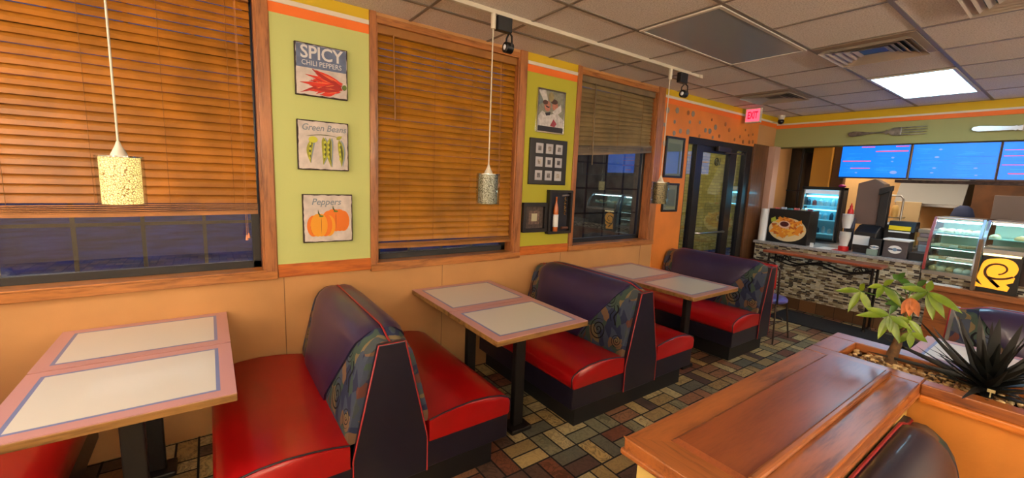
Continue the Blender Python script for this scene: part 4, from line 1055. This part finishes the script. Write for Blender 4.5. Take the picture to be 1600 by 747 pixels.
# fork and knife
m_cut = mat('antique silver', (128, 124, 118), .3, metal=.9, var=.2, vs=20)
YF = YS - .012
fk = thing('wall_fork', (-1.68, YF, 2.36), 'giant decorative silver fork mounted on the green soffit', 'wall decoration')
def xz(b, pts, d, y=YF): return b.plate(pts, (0, y, 0), (1, 0, 0), (0, 0, 1), (0, -1, 0), d)
xc, zc_ = -2.06, 2.372
hb = B(); prof = [(0, .006), (.012, .024), (.05, .034), (.10, .030), (.16, .022), (.20, .014), (.26, .010), (.33, .009), (.37, .012), (.39, .030), (.41, .014), (.43, .036), (.45, .046), (.50, .048), (.53, .050)]
up = [(xc + a, zc_ + .0 + a * .016 + h) for a, h in prof]; dn = [(xc + a, zc_ + a * .016 - h) for a, h in prof][::-1]
xz(hb, up + dn, .016).done('handle', m_cut, fk, bevel=.004)
tb = B()
for k in range(4):
    zz = zc_ + .0085 + (k - 1.5) * .0285
    tn = B(); xz(tn, [(xc + .51, zz - .0075), (xc + .74, zz - .004 + .002), (xc + .765, zz + .001), (xc + .74, zz + .006), (xc + .51, zz + .0075)], .012, YF - .002); tn.done('tine', m_cut, fk, bevel=.002)
kn = thing('wall_knife', (-.6, YF, 2.36), 'giant decorative silver knife on the soffit, cut off by the right edge', 'wall decoration')
kb = B(); xk = -.945; prof = [(0, .008), (.015, .024), (.06, .033), (.14, .031), (.24, .026), (.31, .024), (.325, .034), (.335, .022), (.35, .030), (.37, .030)]
xz(kb, [(xk + a, 2.366 + h - a * .03) for a, h in prof] + [(xk + a, 2.366 - h - a * .03) for a, h in prof][::-1], .018).done('handle', mat('polished silver', (190, 196, 204), .22, metal=.9), kn, bevel=.005)
bb = B(); prof = [(.36, .030), (.40, .040), (.6, .046), (.78, .036), (.88, .012), (.90, .0)]
xz(bb, [(xk + a, 2.366 + h - a * .03) for a, h in prof] + [(xk + a, 2.366 - .030 - a * .03) for a in (.88, .6, .36)], .008).done('blade', m_cut, kn, bevel=.002)
# ------------------------------------------------------------------ things on the counter
Z = ZT
bx = thing('chips_display_box', (-2.5, 6.6, Z), 'black display box printed with a plate of nachos and red dip', 'display box')
B().box(-2.755, -2.245, 6.55, 6.86, Z, Z + .47).done('box', mat('black box', (14, 14, 16), .35), bx, bevel=.003)
FX = lambda pts: pts
pr_ = B(); yy = 6.549; ms = [mat('plate white', (220, 196, 150), .5), mat('chip orange', (226, 140, 34), .5), mat('chip gold', (238, 176, 60), .5), mat('chip deep', (186, 92, 20), .5), mat('dip red', (84, 26, 24), .4), mat('dip bowl', (236, 196, 176), .4), mat('lime wedge', (176, 190, 60), .5)]
def disp(pts, mi, d): pr_.plate(pts, (0, yy, 0), (1, 0, 0), (0, 0, 1), (0, -1, 0), d, mi)
cx, cz = -2.50, Z + .20
disp(ell(cx, cz - .01, .235, .165, 30), 0, .0006)
random.seed(5)
for k in range(90):
    a = random.random() * 6.283; rr = random.uniform(.2, .95); px, pz = cx + math.cos(a) * rr * .215, cz + math.sin(a) * rr * .155 + .015; r = random.uniform(.034, .056); q = random.random() * 6
    disp([(px + r * math.cos(q + s * 2.094 + random.uniform(-.3, .3)), pz + r * .8 * math.sin(q + s * 2.094)) for s in range(3)], random.choice([1, 1, 2, 3]), .0008 + k * .00003)
disp(ell(cx - .04, cz + .06, .075, .052, 24), 5, .0042); disp(ell(cx - .04, cz + .065, .056, .036, 24), 4, .0048); disp([(cx - .22, cz + .13), (cx - .17, cz + .16), (cx - .15, cz + .10), (cx - .21, cz + .08)], 6, .003)
pr_.done('nacho_print', ms, bx, merge=False)
random.seed(4)
for k in range(6):
    x = -2.70 + k * .08
    o = B().box(x, x + .06, 6.58, 6.62, Z + .47, Z + .47 + .018 + .01 * (k % 2)).done('sauce_packet', mat('packet', [(190, 90, 90), (170, 180, 200), (70, 140, 150), (200, 110, 110), (200, 196, 170), (120, 70, 90)][k], .5), bevel=.004)
    tag(o, ['dusty pink sauce packet at the left end of the display box top', 'pale blue sauce packet second from the left on the display box', 'teal sauce packet on top of the display box', 'rose sauce packet right of the teal one on the display box', 'cream sauce packet on top of the display box', 'plum sauce packet at the right end of the display box top'][k], 'packet', 'packets on the display box')
s = B(); s.lathe([(.0, Z), (.05, Z), (.052, Z + .3), (.045, Z + .46), (.0, Z + .46)], (-2.815, 6.55, 0), 20)
tag(s.done('paper_roll', m_paper, smooth=40), 'tall white paper roll standing at the left end of the counter', 'paper roll')
nt = B().box(-2.185, -2.15, 6.50, 6.53, Z, Z + .055); tag(nt.done('price_card', m_paper), 'small white card beside the display box', 'card')
fl = B().box(-2.10, -1.80, 6.47, 6.75, Z, Z + .004); tag(fl.done('paper_sheet', m_paper), 'white paper sheets lying on the counter before the cup stacks', 'paper')
rp = B().box(-1.93, -1.78, 6.46, 6.62, Z + .004, Z + .007); tag(rp.done('red_leaflet', m_red), 'red leaflet lying on the white paper sheets', 'leaflet')
# glass front cooler behind the counter
fz = thing('drinks_cooler', (-2.45, 7.05, Z - .3), 'black upright cooler with a lit blue glass front behind the counter', 'cooler')
cx0, cx1, cy0, cy1, cz0, cz1 = -2.63, -2.12, 7.24, 7.44, .90, 1.68
B().box(cx0, cx0 + .03, cy0, cy1, cz0, cz1).box(cx1 - .03, cx1, cy0, cy1, cz0, cz1).box(cx0, cx1, cy1 - .03, cy1, cz0, cz1).box(cx0, cx1, cy0, cy1, cz1 - .04, cz1).box(cx0, cx1, cy0, cy1, cz0, cz0 + .03).done('cabinet', m_blackp, fz, bevel=.004)
B().box(cx0 + .03, cx1 - .03, cy1 - .036, cy1 - .031, cz0 + .03, cz1 - .04).done('back_liner', mat('cooler liner', (150, 190, 200), .5), fz)
m_coolfill = glow('cooler low fill', (110, 220, 255), 8)  # added lower strip, put in to brighten the cooler inside
B().box(cx0 + .05, cx1 - .05, cy0 + .05, cy0 + .07, cz1 - .15, cz1 - .125).done('lamp_and_fill_strip', glow('cooler tube', (110, 220, 255), 16), fz)
B().box(cx0 + .04, cx1 - .04, cy0 + .008, cy0 + .03, cz1 - .10, cz1 - .045).done('brand_strip', glow('cooler header', (206, 200, 206), .8), fz)
B().box(cx0 + .05, cx1 - .05, cy0 + .05, cy0 + .07, 1.34, 1.355).done('lamp_and_fill_strip', m_coolfill, fz)
for k, z in enumerate((1.40, 1.20, 1.0)): B().box(cx0 + .03, cx1 - .03, cy0 + .04, cy1 - .04, z - .006, z + .006).done('shelf', glow('cooler shelf edge', (130, 210, 230), .5), fz)
B().box(cx0 + .035, cx1 - .035, cy0 + .002, cy0 + .006, cz0 + .03, cz1 - .045).done('door_glass', m_clear, fz)
for a in (cx0 + .03, cx1 - .045): B().box(a, a + .015, cy0 - .012, cy0 + .01, .93, cz1 - .04).done('door_stile', m_steel, fz)
random.seed(9)
k = 0
for z, hs in ((1.406, .12), (1.206, .11), (1.006, .12)):
    for i in range(5):
        x = cx0 + .07 + i * .078; h = hs * random.uniform(.6, 1); r = random.uniform(.022, .032); c_ = random.choice([(190, 200, 205), (60, 80, 96), (160, 60, 60), (210, 214, 216), (90, 130, 150)])
        o = B().lathe([(0, 0), (r, 0), (r, h * .75), (r * .5, h * .9), (r * .5, h), (0, h)], (x, cy0 + .10, z), 12).done('drink_bottle', mat('drink', c_, .3), smooth=40)
        tag(o, ('leftmost', 'second from left', 'middle', 'fourth from left', 'rightmost')[i] + ' drink container on the %s shelf of the lit cooler' % ('top', 'middle', 'lower')[k], 'bottle', 'drinks in the cooler, %s shelf' % ('top', 'middle', 'lower')[k])
    k += 1
tag(B().box(-2.9, -1.7, 7.225, 7.5, 0, .895).done('back_counter', m_steel, bevel=.004), 'steel back counter carrying the lit cooler', 'counter')
# stacked paper cups on a dispenser
def cups(x, y, z, n, label):
    t = thing('cup_stack', (x, y, z), label, 'cup stack', 'white cup stacks on the counter')
    for i in range(n):
        B().lathe([(.040, z + i * .022), (.060, z + i * .022 + .11), (.063, z + i * .022 + .114), (.059, z + i * .022 + .11), (.039, z + i * .022 + .004)], (x, y, 0), 20).done('cup', m_paper, t, smooth=40)
    return t
cups(-1.845, 6.60, Z + .06, 4, 'lower stack of white cups on the counter, standing on a red base')
cups(-1.845, 6.60, Z + .29, 4, 'upper stack of white cups under the red bottle')
o = B().lathe([(.055, Z), (.055, Z + .055), (.03, Z + .06), (.0, Z + .06)], (-1.845, 6.60, 0), 20).done('red_stand', m_red, smooth=40); tag(o, 'red round stand under the lower cup stack', 'stand')
o = B().box(-1.87, -1.80, 6.664, 6.699, Z, Z + .29).done('cup_pillar', m_blackp, bevel=.005); tag(o, 'narrow black stand behind the cup stacks', 'stand')
o = B().lathe([(.0, 0), (.032, 0), (.034, .05), (.030, .10), (.016, .12), (.016, .155), (.008, .16), (.006, .185), (0, .186)], (-1.86, 6.72, Z + .42), 16).done('sauce_bottle', m_red, smooth=40); tag(o, 'bright red squeeze bottle above the white cups', 'bottle')
o = B().box(-1.90, -1.80, 6.70, 6.76, Z, Z + .42).done('bottle_shelf', mat('slate grey board', (66, 68, 86), .5), bevel=.004); tag(o, 'slate grey upright behind the red bottle', 'stand')
o = B().ball((-2.17, 7.33, 1.703), .045, 14, 0, .5).done('purple_bowl', mat('magenta plastic', (170, 24, 130), .4), smooth=60); tag(o, 'small magenta bowl upside down on top of the cooler corner', 'bowl')
# tall dark coffee grinder tower
cf = thing('coffee_brewer', (-1.66, 6.9, Z), 'tall brown steel coffee brewer with a peaked hopper, left below the menu screens', 'coffee machine')
s = B(); s.prism([(-1.86, 1.22), (-1.60, 1.22), (-1.60, 1.74), (-1.70, 1.80), (-1.86, 1.74)], 'y', 6.85, 7.10); s.done('hopper', mat('brown steel', (112, 92, 84), .45, metal=.3), cf, bevel=.006)
B().box(-1.61, -1.52, 6.80, 6.9, 1.20, 1.66).done('side_column', m_blackp, cf, bevel=.006)
B().prism([(-1.62, 1.60), (-1.50, 1.66), (-1.50, 1.72), (-1.62, 1.68)], 'y', 6.76, 6.85).done('visor', m_blackp, cf, bevel=.004)
s = B(); s.prism([(6.62, Z + .02), (7.1, Z + .02), (7.1, Z + .36), (6.78, Z + .34), (6.62, Z + .26)], 'x', -1.765, -1.54, 0); s.done('base_unit', m_blackp, cf, bevel=.01)
B().box(-1.76, -1.60, 6.60, 6.62, Z + .10, Z + .215).done('paper_notice', m_paper, cf, label='white paper notice')
B().box(-1.75, -1.56, 6.605, 6.66, Z, Z + .05).done('drip_tray', m_black, cf, bevel=.004)
# boxes with round stickers
def carton(name, x0, x1, y0, y1, z0, z1, m, label, cat, badge=None, lid=None):
    t = thing(name, ((x0 + x1) / 2, (y0 + y1) / 2, z0), label, cat)
    B().box(x0, x1, y0, y1, z0, z1).done('body', m, t, bevel=.006)
    if lid: B().box(x0 - .01, x1 + .01, y0 - .01, y1 + .01, z1, z1 + .022).done('lid', lid, t, bevel=.006)
    if badge:
        cx, cz = (x0 + x1) / 2, (z0 + z1) / 2; s = B()
        s.plate(ell(cx, cz, badge[0], badge[1], 24), (0, y0, 0), (1, 0, 0), (0, 0, 1), (0, -1, 0), .002, 0)
        s.plate(rect(cx - badge[0] * .98, cx + badge[0] * .98, cz - badge[1] * .2, cz + badge[1] * .2), (0, y0, 0), (1, 0, 0), (0, 0, 1), (0, -1, 0), .0026, 1)
        s.plate(ell(cx, cz, badge[0] * .34, badge[1] * .42, 14), (0, y0, 0), (1, 0, 0), (0, 0, 1), (0, -1, 0), .003, 2)
        s.done('round_badge', [m_paper, mat('badge navy', (40, 54, 82), .5), mat('badge blue', (110, 140, 170), .5)], t)
    return t
carton('lidded_bin', -1.44, -1.22, 6.52, 6.72, Z, Z + .20, mat('grey bin', (74, 66, 68), .5), 'dark grey bin with a white lid and a round white badge', 'container', (.062, .048), m_paper)
carton('napkin_box', -1.575, -1.455, 6.50, 6.60, Z, Z + .20, m_blackp, 'small black holder with pale oval labels left of the lidded bin', 'napkin holder', (.046, .026))
carton('tip_jar', -1.58, -1.475, 6.47, 6.495, Z, Z + .075, mat('pale green card', (128, 150, 140), .5), 'pale green grey card leaning before the small black holder', 'card')
carton('register_base', -1.21, -1.07, 6.54, 6.80, Z, Z + .09, m_blackp, 'black keypad unit on the counter between the bin and the display case', 'cash register')
rg = thing('cash_register', (-1.3, 6.85, Z), 'black cash register with a yellow strip, behind the lidded bin', 'cash register')
B().box(-1.52, -1.28, 6.80, 7.08, Z, Z + .30).done('body', m_blackp, rg, bevel=.01)
B().prism([(6.78, Z + .30), (7.02, Z + .30), (7.02, Z + .42), (6.86, Z + .42)], 'x', -1.49, -1.24).done('display_hood', m_black, rg, bevel=.004)
B().box(-1.47, -1.27, 6.765, 6.785, Z + .315, Z + .365).done('yellow_strip', mat('yellow strip', (236, 208, 20), .5), rg)
B().box(-1.47, -1.27, 6.768, 6.788, Z + .285, Z + .302).done('white_strip', m_paper, rg)
tag(B().box(-1.19, -1.09, 6.81, 6.90, Z, Z + .16).done('card_reader', mat('grey reader', (130, 140, 150), .4), bevel=.006), 'grey card reader box left of the display case', 'card reader')
tr_ = thing('tray_stack', (-1.15, 7.05, Z), 'untidy stack of brown serving trays behind the register', 'tray')
random.seed(8)
for k in range(7):
    B().box(-1.23 + .02 * (k % 2), -1.08, 6.92, 7.18, Z + .0005 + .05 * k, Z + .045 + .05 * k).done('tray', mat('tray', (150 - 20 * (k % 2), 128 - 20 * (k % 2), 108), .5), tr_, bevel=.004)
# ------------------------------------------------------------------ display cases
m_case = pane_mat('case glass', (214, 236, 232), 1.0)
m_casetube = glow('case tube', (220, 246, 255), 20); m_casefill = glow('case shelf fill', (226, 246, 240), 2.6); m_shelfg = mat('frosted shelf', (150, 196, 190), .3)  # the small strips are added to light the lower shelves
def case(x0, x1, z0, label, left_m, shelves, seed):
    t = thing('display_case', ((x0 + x1) / 2, 6.7, z0), label, 'display case', 'curved glass pastry display cases')
    # side profile: curved front leaning back
    prof = [(6.455, z0 + .005)] + [(6.455 + .19 * (k / 8) ** 2.2, z0 + .005 + (1.385 - z0) * k / 8) for k in range(1, 9)]
    back = 7.08
    for nm, x, m in (('left_end', x0, left_m), ('right_end', x1 - .02, mat('steel case end', (150, 160, 172), .3, metal=.6))):
        s = B(); pts = [(y, z) for y, z in prof] + [(y + .05, z) for y, z in prof[::-1]]
        s.prism(pts, 'x', x, x + .022); s.done(nm, m, t)
    B().box(x0 + .02, x1 - .02, 6.62, back, 1.37, 1.39).done('top', m_steel, t, bevel=.003)
    B().box(x0, x1, 6.45, back, z0 - .04, z0).done('base', m_steel, t)
    if seed == 2: B().box(x0 + .02, x1, 6.54, back, .76, z0 - .04).done('base_cabinet', m_darksteel, t)
    B().box(x0 + .02, x1 - .02, back - .02, back, z0, 1.37).done('back', mat('case back', (190, 214, 200), .5), t)
    s = B(); s.loft([[(x0 + .02, y + .004, z), (x1 - .02, y + .004, z)] for y, z in prof], closed=False); s.done('curved_glass', m_case, t, smooth=60)
    for zt_ in ([1.345] if seed == 2 else [1.335, 1.19, 1.04, .905]):
        B().box(x0 + .03, x1 - .03, 6.66 if zt_ > 1.15 else 6.56, 6.68 if zt_ > 1.15 else 6.575, zt_, zt_ + (.02 if zt_ > 1.3 else .008)).done('lamp_and_fill_strip', m_casetube if zt_ > 1.3 else m_casefill, t)
    for z in shelves: B().box(x0 + .024, x1 - .024, 6.60 if z > 1.15 else 6.53, back - .03, z - .008, z).done('shelf', m_shelfg, t)
    random.seed(seed)
    for si, z in enumerate(list(shelves) + ([z0 + .001] if seed == 1 else [])):
        n_ = 5
        for i in range(n_):
            for j in range(2):
                x = x0 + .06 + (x1 - x0 - .12) * i / (n_ - 1); y = (6.70 if z > 1.15 else 6.60) + .13 * j; r = random.uniform(.028, .042)
                c_ = random.choice([(226, 218, 190), (232, 226, 210), (196, 160, 110), (214, 196, 160)])
                kind = si % 3
                if kind == 0: b = B().lathe([(0, 0), (r, 0), (r * 1.1, .015), (r * .8, .035), (r * .3, .045), (0, .046)], (x, y, z), 10)
                elif kind == 1: b = B().lathe([(0, 0), (r * 1.2, 0), (r * 1.25, .01), (r * 1.1, .022), (0, .024)], (x, y, z), 10)
                else: b = B().box(x - r, x + r, y - r, y + r, z, z + .022)
                o = b.done('pastry', mat('pastry', c_, .6), smooth=50)
                tag(o, ('leftmost', 'second from left', 'middle', 'fourth from left', 'rightmost')[i] + ' pastry in the ' + ('front', 'back')[j] + ' row on the %s of the %s case' % ((('top shelf', 'middle shelf', 'lower shelf', 'floor')[si if len(shelves) == 3 else si * 2]), 'left' if seed == 1 else 'right'), 'pastry', 'pastries on the %s of the %s display case' % (('top shelf', 'middle shelf', 'lower shelf', 'floor')[si if len(shelves) == 3 else si * 2], 'left' if seed == 1 else 'right'))
    return t
case(-1.065, -.672, .80, 'lit curved glass pastry case with a red brown left end', mat('maroon case end', (150, 50, 52), .4), (1.22, 1.07, .93), 1)
case(-.655, .15, 1.105, 'lit curved glass pastry case above the glowing spiral sign', mat('steel end', (170, 184, 200), .3, metal=.6), (1.20,), 2)
dk = thing('case_counter', (-.2, 6.75, 0), 'wooden counter with a ledge carrying the display cases', 'counter')
B().box(-1.068, 1.6, 6.50, 7.15, 0, .60).done('mosaic_front', m_mosaic, dk)
B().box(-1.02, 1.6, 6.38, 6.52, .60, .66).done('wood_ledge', wood('brown ledge', (150, 86, 40), (110, 58, 26), 'x', .4, .2), dk, bevel=.006)
B().box(-.98, 1.6, 6.44, 6.499, .0, .60).done('wood_panel', wood('orange brown front panel', (156, 88, 36), (116, 60, 22), 'x', .5, .1), dk)
B().box(-1.068, 1.6, 6.521, 7.12, .60, .759).done('upper_step', m_mosaic, dk)
tag(B().box(-.672, -.642, 6.40, 6.444, .661, 1.20).done('corner_post', mat('brown post', (110, 84, 62), .45), bevel=.004), 'brown upright post between the left case and the spiral sign', 'post')
for k, (x, y, a) in enumerate(((-.93, 6.42, .1), (-.80, 6.43, -.15))):
    b = B(); ca, sa = math.cos(a), math.sin(a); b.loft([[(x + ca * p * .07 - sa * q * .04, y + sa * p * .07 + ca * q * .04, z) for p, q in ((-1, -1), (1, -1), (1, 1), (-1, 1))] for z in (.661, .674)])
    tag(b.done('paper_pad', m_paper), ('stack of white papers on the wooden ledge under the left case', 'second pad of white papers right of the first on the ledge')[k], 'paper')
# glowing spiral sign
sg_ = thing('spiral_sign', (-.5, 6.47, .66), 'black sign box with a glowing amber spiral emblem below the right case', 'illuminated sign')
B().box(-.635, -.36, 6.46, 6.519, .661, 1.055).done('box', mat('black sign box', (24, 20, 18), .4), sg_, bevel=.004)
B().box(-.63, -.375, 6.45, 6.50, 1.040, 1.058).done('lit_top_edge', glow('sign top glow', (255, 226, 160), 2.0), sg_)
m_amb = glow('amber emblem', (250, 170, 40), .75); s = B()
cx, cz, yy = -.505, .895, 6.459
def band(path, w0, w1, mi=0, d=.004):
    L, R_ = [], []
    for i, (px, pz) in enumerate(path):
        a = path[max(0, i - 1)]; c = path[min(len(path) - 1, i + 1)]; dx, dz = c[0] - a[0], c[1] - a[1]; l = math.hypot(dx, dz) or 1; w = w0 + (w1 - w0) * i / (len(path) - 1)
        L.append((px - dz / l * w, pz + dx / l * w)); R_.append((px + dz / l * w, pz - dx / l * w))
    for i in range(len(path) - 1): s.plate([L[i], L[i + 1], R_[i + 1], R_[i]], (0, yy, 0), (1, 0, 0), (0, 0, 1), (0, -1, 0), d, mi)
def sg(u, v): return (-.635 + (u / 8.79 - 20) * .00533, 1.047 - ((v / 8.79 - 12) - .127 * (u / 8.79 - 20)) * .0066)
def smoothp(P, n=6):
    out = []
    for i in range(len(P) - 1):
        p0, p1, p2, p3 = P[max(0, i - 1)], P[i], P[i + 1], P[min(len(P) - 1, i + 2)]
        for k in range(n):
            t = k / n; out.append(tuple(.5 * ((2 * p1[a]) + (p2[a] - p0[a]) * t + (2 * p0[a] - 5 * p1[a] + 4 * p2[a] - p3[a]) * t * t + (3 * p1[a] - p0[a] - 3 * p2[a] + p3[a]) * t ** 3) for a in (0, 1)))
    return out + [P[-1]]
outl = smoothp([(245, 545), (200, 485), (165, 425), (180, 330), (195, 240), (240, 182), (370, 165), (470, 178), (550, 222), (597, 300), (590, 370), (560, 415)], 5) + [(582, 430), (570, 495), (495, 520), (545, 560), (528, 615), (420, 598), (300, 575), (138, 553), (135, 500), (160, 490), (200, 520)]
s.plate([sg(*p) for p in outl], (0, yy, 0), (1, 0, 0), (0, 0, 1), (0, -1, 0), .004, 0)
for P, w0, w1 in (([(395, 385), (435, 377), (474, 345), (478, 305), (440, 262), (370, 243), (300, 252), (256, 290), (242, 345), (262, 400), (310, 450), (360, 500), (430, 560)], (.006), .013), ([(290, 425), (360, 445), (430, 448), (490, 440), (560, 415)], .011, .009), ([(330, 470), (380, 515), (430, 560)], .015, .011)):
    band([sg(*p) for p in smoothp(P)], w0, w1, 1, .0052)
s.done('emblem', [m_amb, mat('emblem groove', (90, 50, 16), .5)], sg_, merge=False)
# ------------------------------------------------------------------ kitchen beyond
kt = thing('prep_table', (-1.5, 8.5, 0), 'long steel prep table at the back of the kitchen', 'table')
B().box(-2.3, -.9, 7.85, 8.38, .86, .90).done('tabletop', m_steel, kt, bevel=.003)
for x in (-2.25, -.95):
    for y in (7.95, 8.33): B().box(x - .02, x + .02, y - .02, y + .02, 0, .86).done('leg', m_darksteel, kt)
hd = thing('exhaust_hood', (-1.4, 8.9, 1.4), 'grey steel exhaust hood with a sloping front in the kitchen', 'kitchen hood')
B().prism([(8.55, 1.50), (9.5, 1.50), (9.5, 2.1), (8.95, 2.1)], 'x', -1.85, -1.12).done('hood_body', mat('hood steel', (122, 124, 126), .5), hd, bevel=.004)
B().box(-1.83, -1.14, 8.56, 9.2, 1.46, 1.50).done('hood_rim', m_steel, hd)
bd = B().box(-1.78, -1.50, 8.33, 8.37, .901, 1.52); tag(bd.done('cutting_board', mat('tan board', (186, 164, 128), .6), bevel=.006), 'tan cutting board leaning upright under the hood', 'cutting board')
rk = thing('wire_rack', (-2.0, 8.0, .9), 'steel wire rack with a curved top rail left of the hood', 'rack')
s = B(); s.tube([(-2.05, 8.0, .9), (-2.03, 8.0, 1.55), (-1.99, 8.0, 1.60), (-1.66, 8.0, 1.60), (-1.63, 8.0, 1.55), (-1.63, 8.0, .9)], .012, 8); s.done('rail', m_steel, rk, smooth=50)
for z in (1.02, 1.15, 1.28): B().box(-2.04, -1.64, 8.0, 8.3, z, z + .0112).done('shelf', m_steel, rk)
for k, (x, y, z, sx, sz, c_, lb, cat) in enumerate(((-1.80, 8.05, 1.292, .035, .16, (216, 150, 80), 'orange brown bag upright on the top shelf of the wire rack', 'bag'), (-1.72, 8.08, 1.292, .04, .17, (206, 170, 104), 'tan bag next to the orange brown one on the wire rack', 'bag'),
        (-1.90, 8.05, 1.162, .06, .07, (210, 214, 226), 'white plastic tub on the middle shelf of the wire rack', 'tub'), (-1.76, 8.05, 1.162, .07, .05, (160, 180, 210), 'pale blue wrapped pack on the middle shelf of the wire rack', 'pack'),
        (-1.88, 8.05, 1.032, .06, .07, (120, 108, 96), 'brown tin on the lowest shelf of the wire rack', 'tin'))):
    b = B(); b.loft([[(x + math.cos(a) * sx * q, y + math.sin(a) * .05 * q, z + h * sz) for a in [2 * math.pi * i / 12 for i in range(12)]] for q, h in ((.9, 0), (1, .1), (1, .7), (.75, .95), (.5, 1))])
    tag(b.done('kitchen_' + cat, mat(cat, c_, .6), smooth=50), lb, cat)
gc = carton('steel_container', -1.42, -1.20, 8.10, 8.34, .901, 1.16, mat('steel bin', (150, 148, 140), .35, metal=.5), 'square steel container on the prep table', 'container')
gc = carton('yellow_carton', -1.60, -1.46, 7.98, 8.2, .901, 1.12, mat('tan carton', (176, 160, 100), .7), 'tan yellow carton on the prep table', 'carton')
br = carton('wall_cabinet', -.80, -.24, 8.15, 8.399, 1.35, 1.66, mat('grey cabinet', (104, 92, 92), .5), 'grey metal cabinet hung on the brown kitchen wall', 'cabinet')
b = B(); b.loft([[(-1.03 + math.cos(a) * .12 * q, 8.0 + math.sin(a) * .12 * q, z) for a in [2 * math.pi * i / 18 for i in range(18)]] for q, z in ((.8, .901), (1, 1.0), (1.05, 1.2), (.95, 1.38), (.7, 1.47), (.3, 1.51))])
tag(b.done('blue_bundle', mat('dark blue cloth', (26, 40, 78), .8, bs=20, bump=.6), smooth=60), 'rounded dark blue bundle at the right end of the kitchen prep table', 'bag')  # stand-in for an unclear dark blue shape, built as a bundle
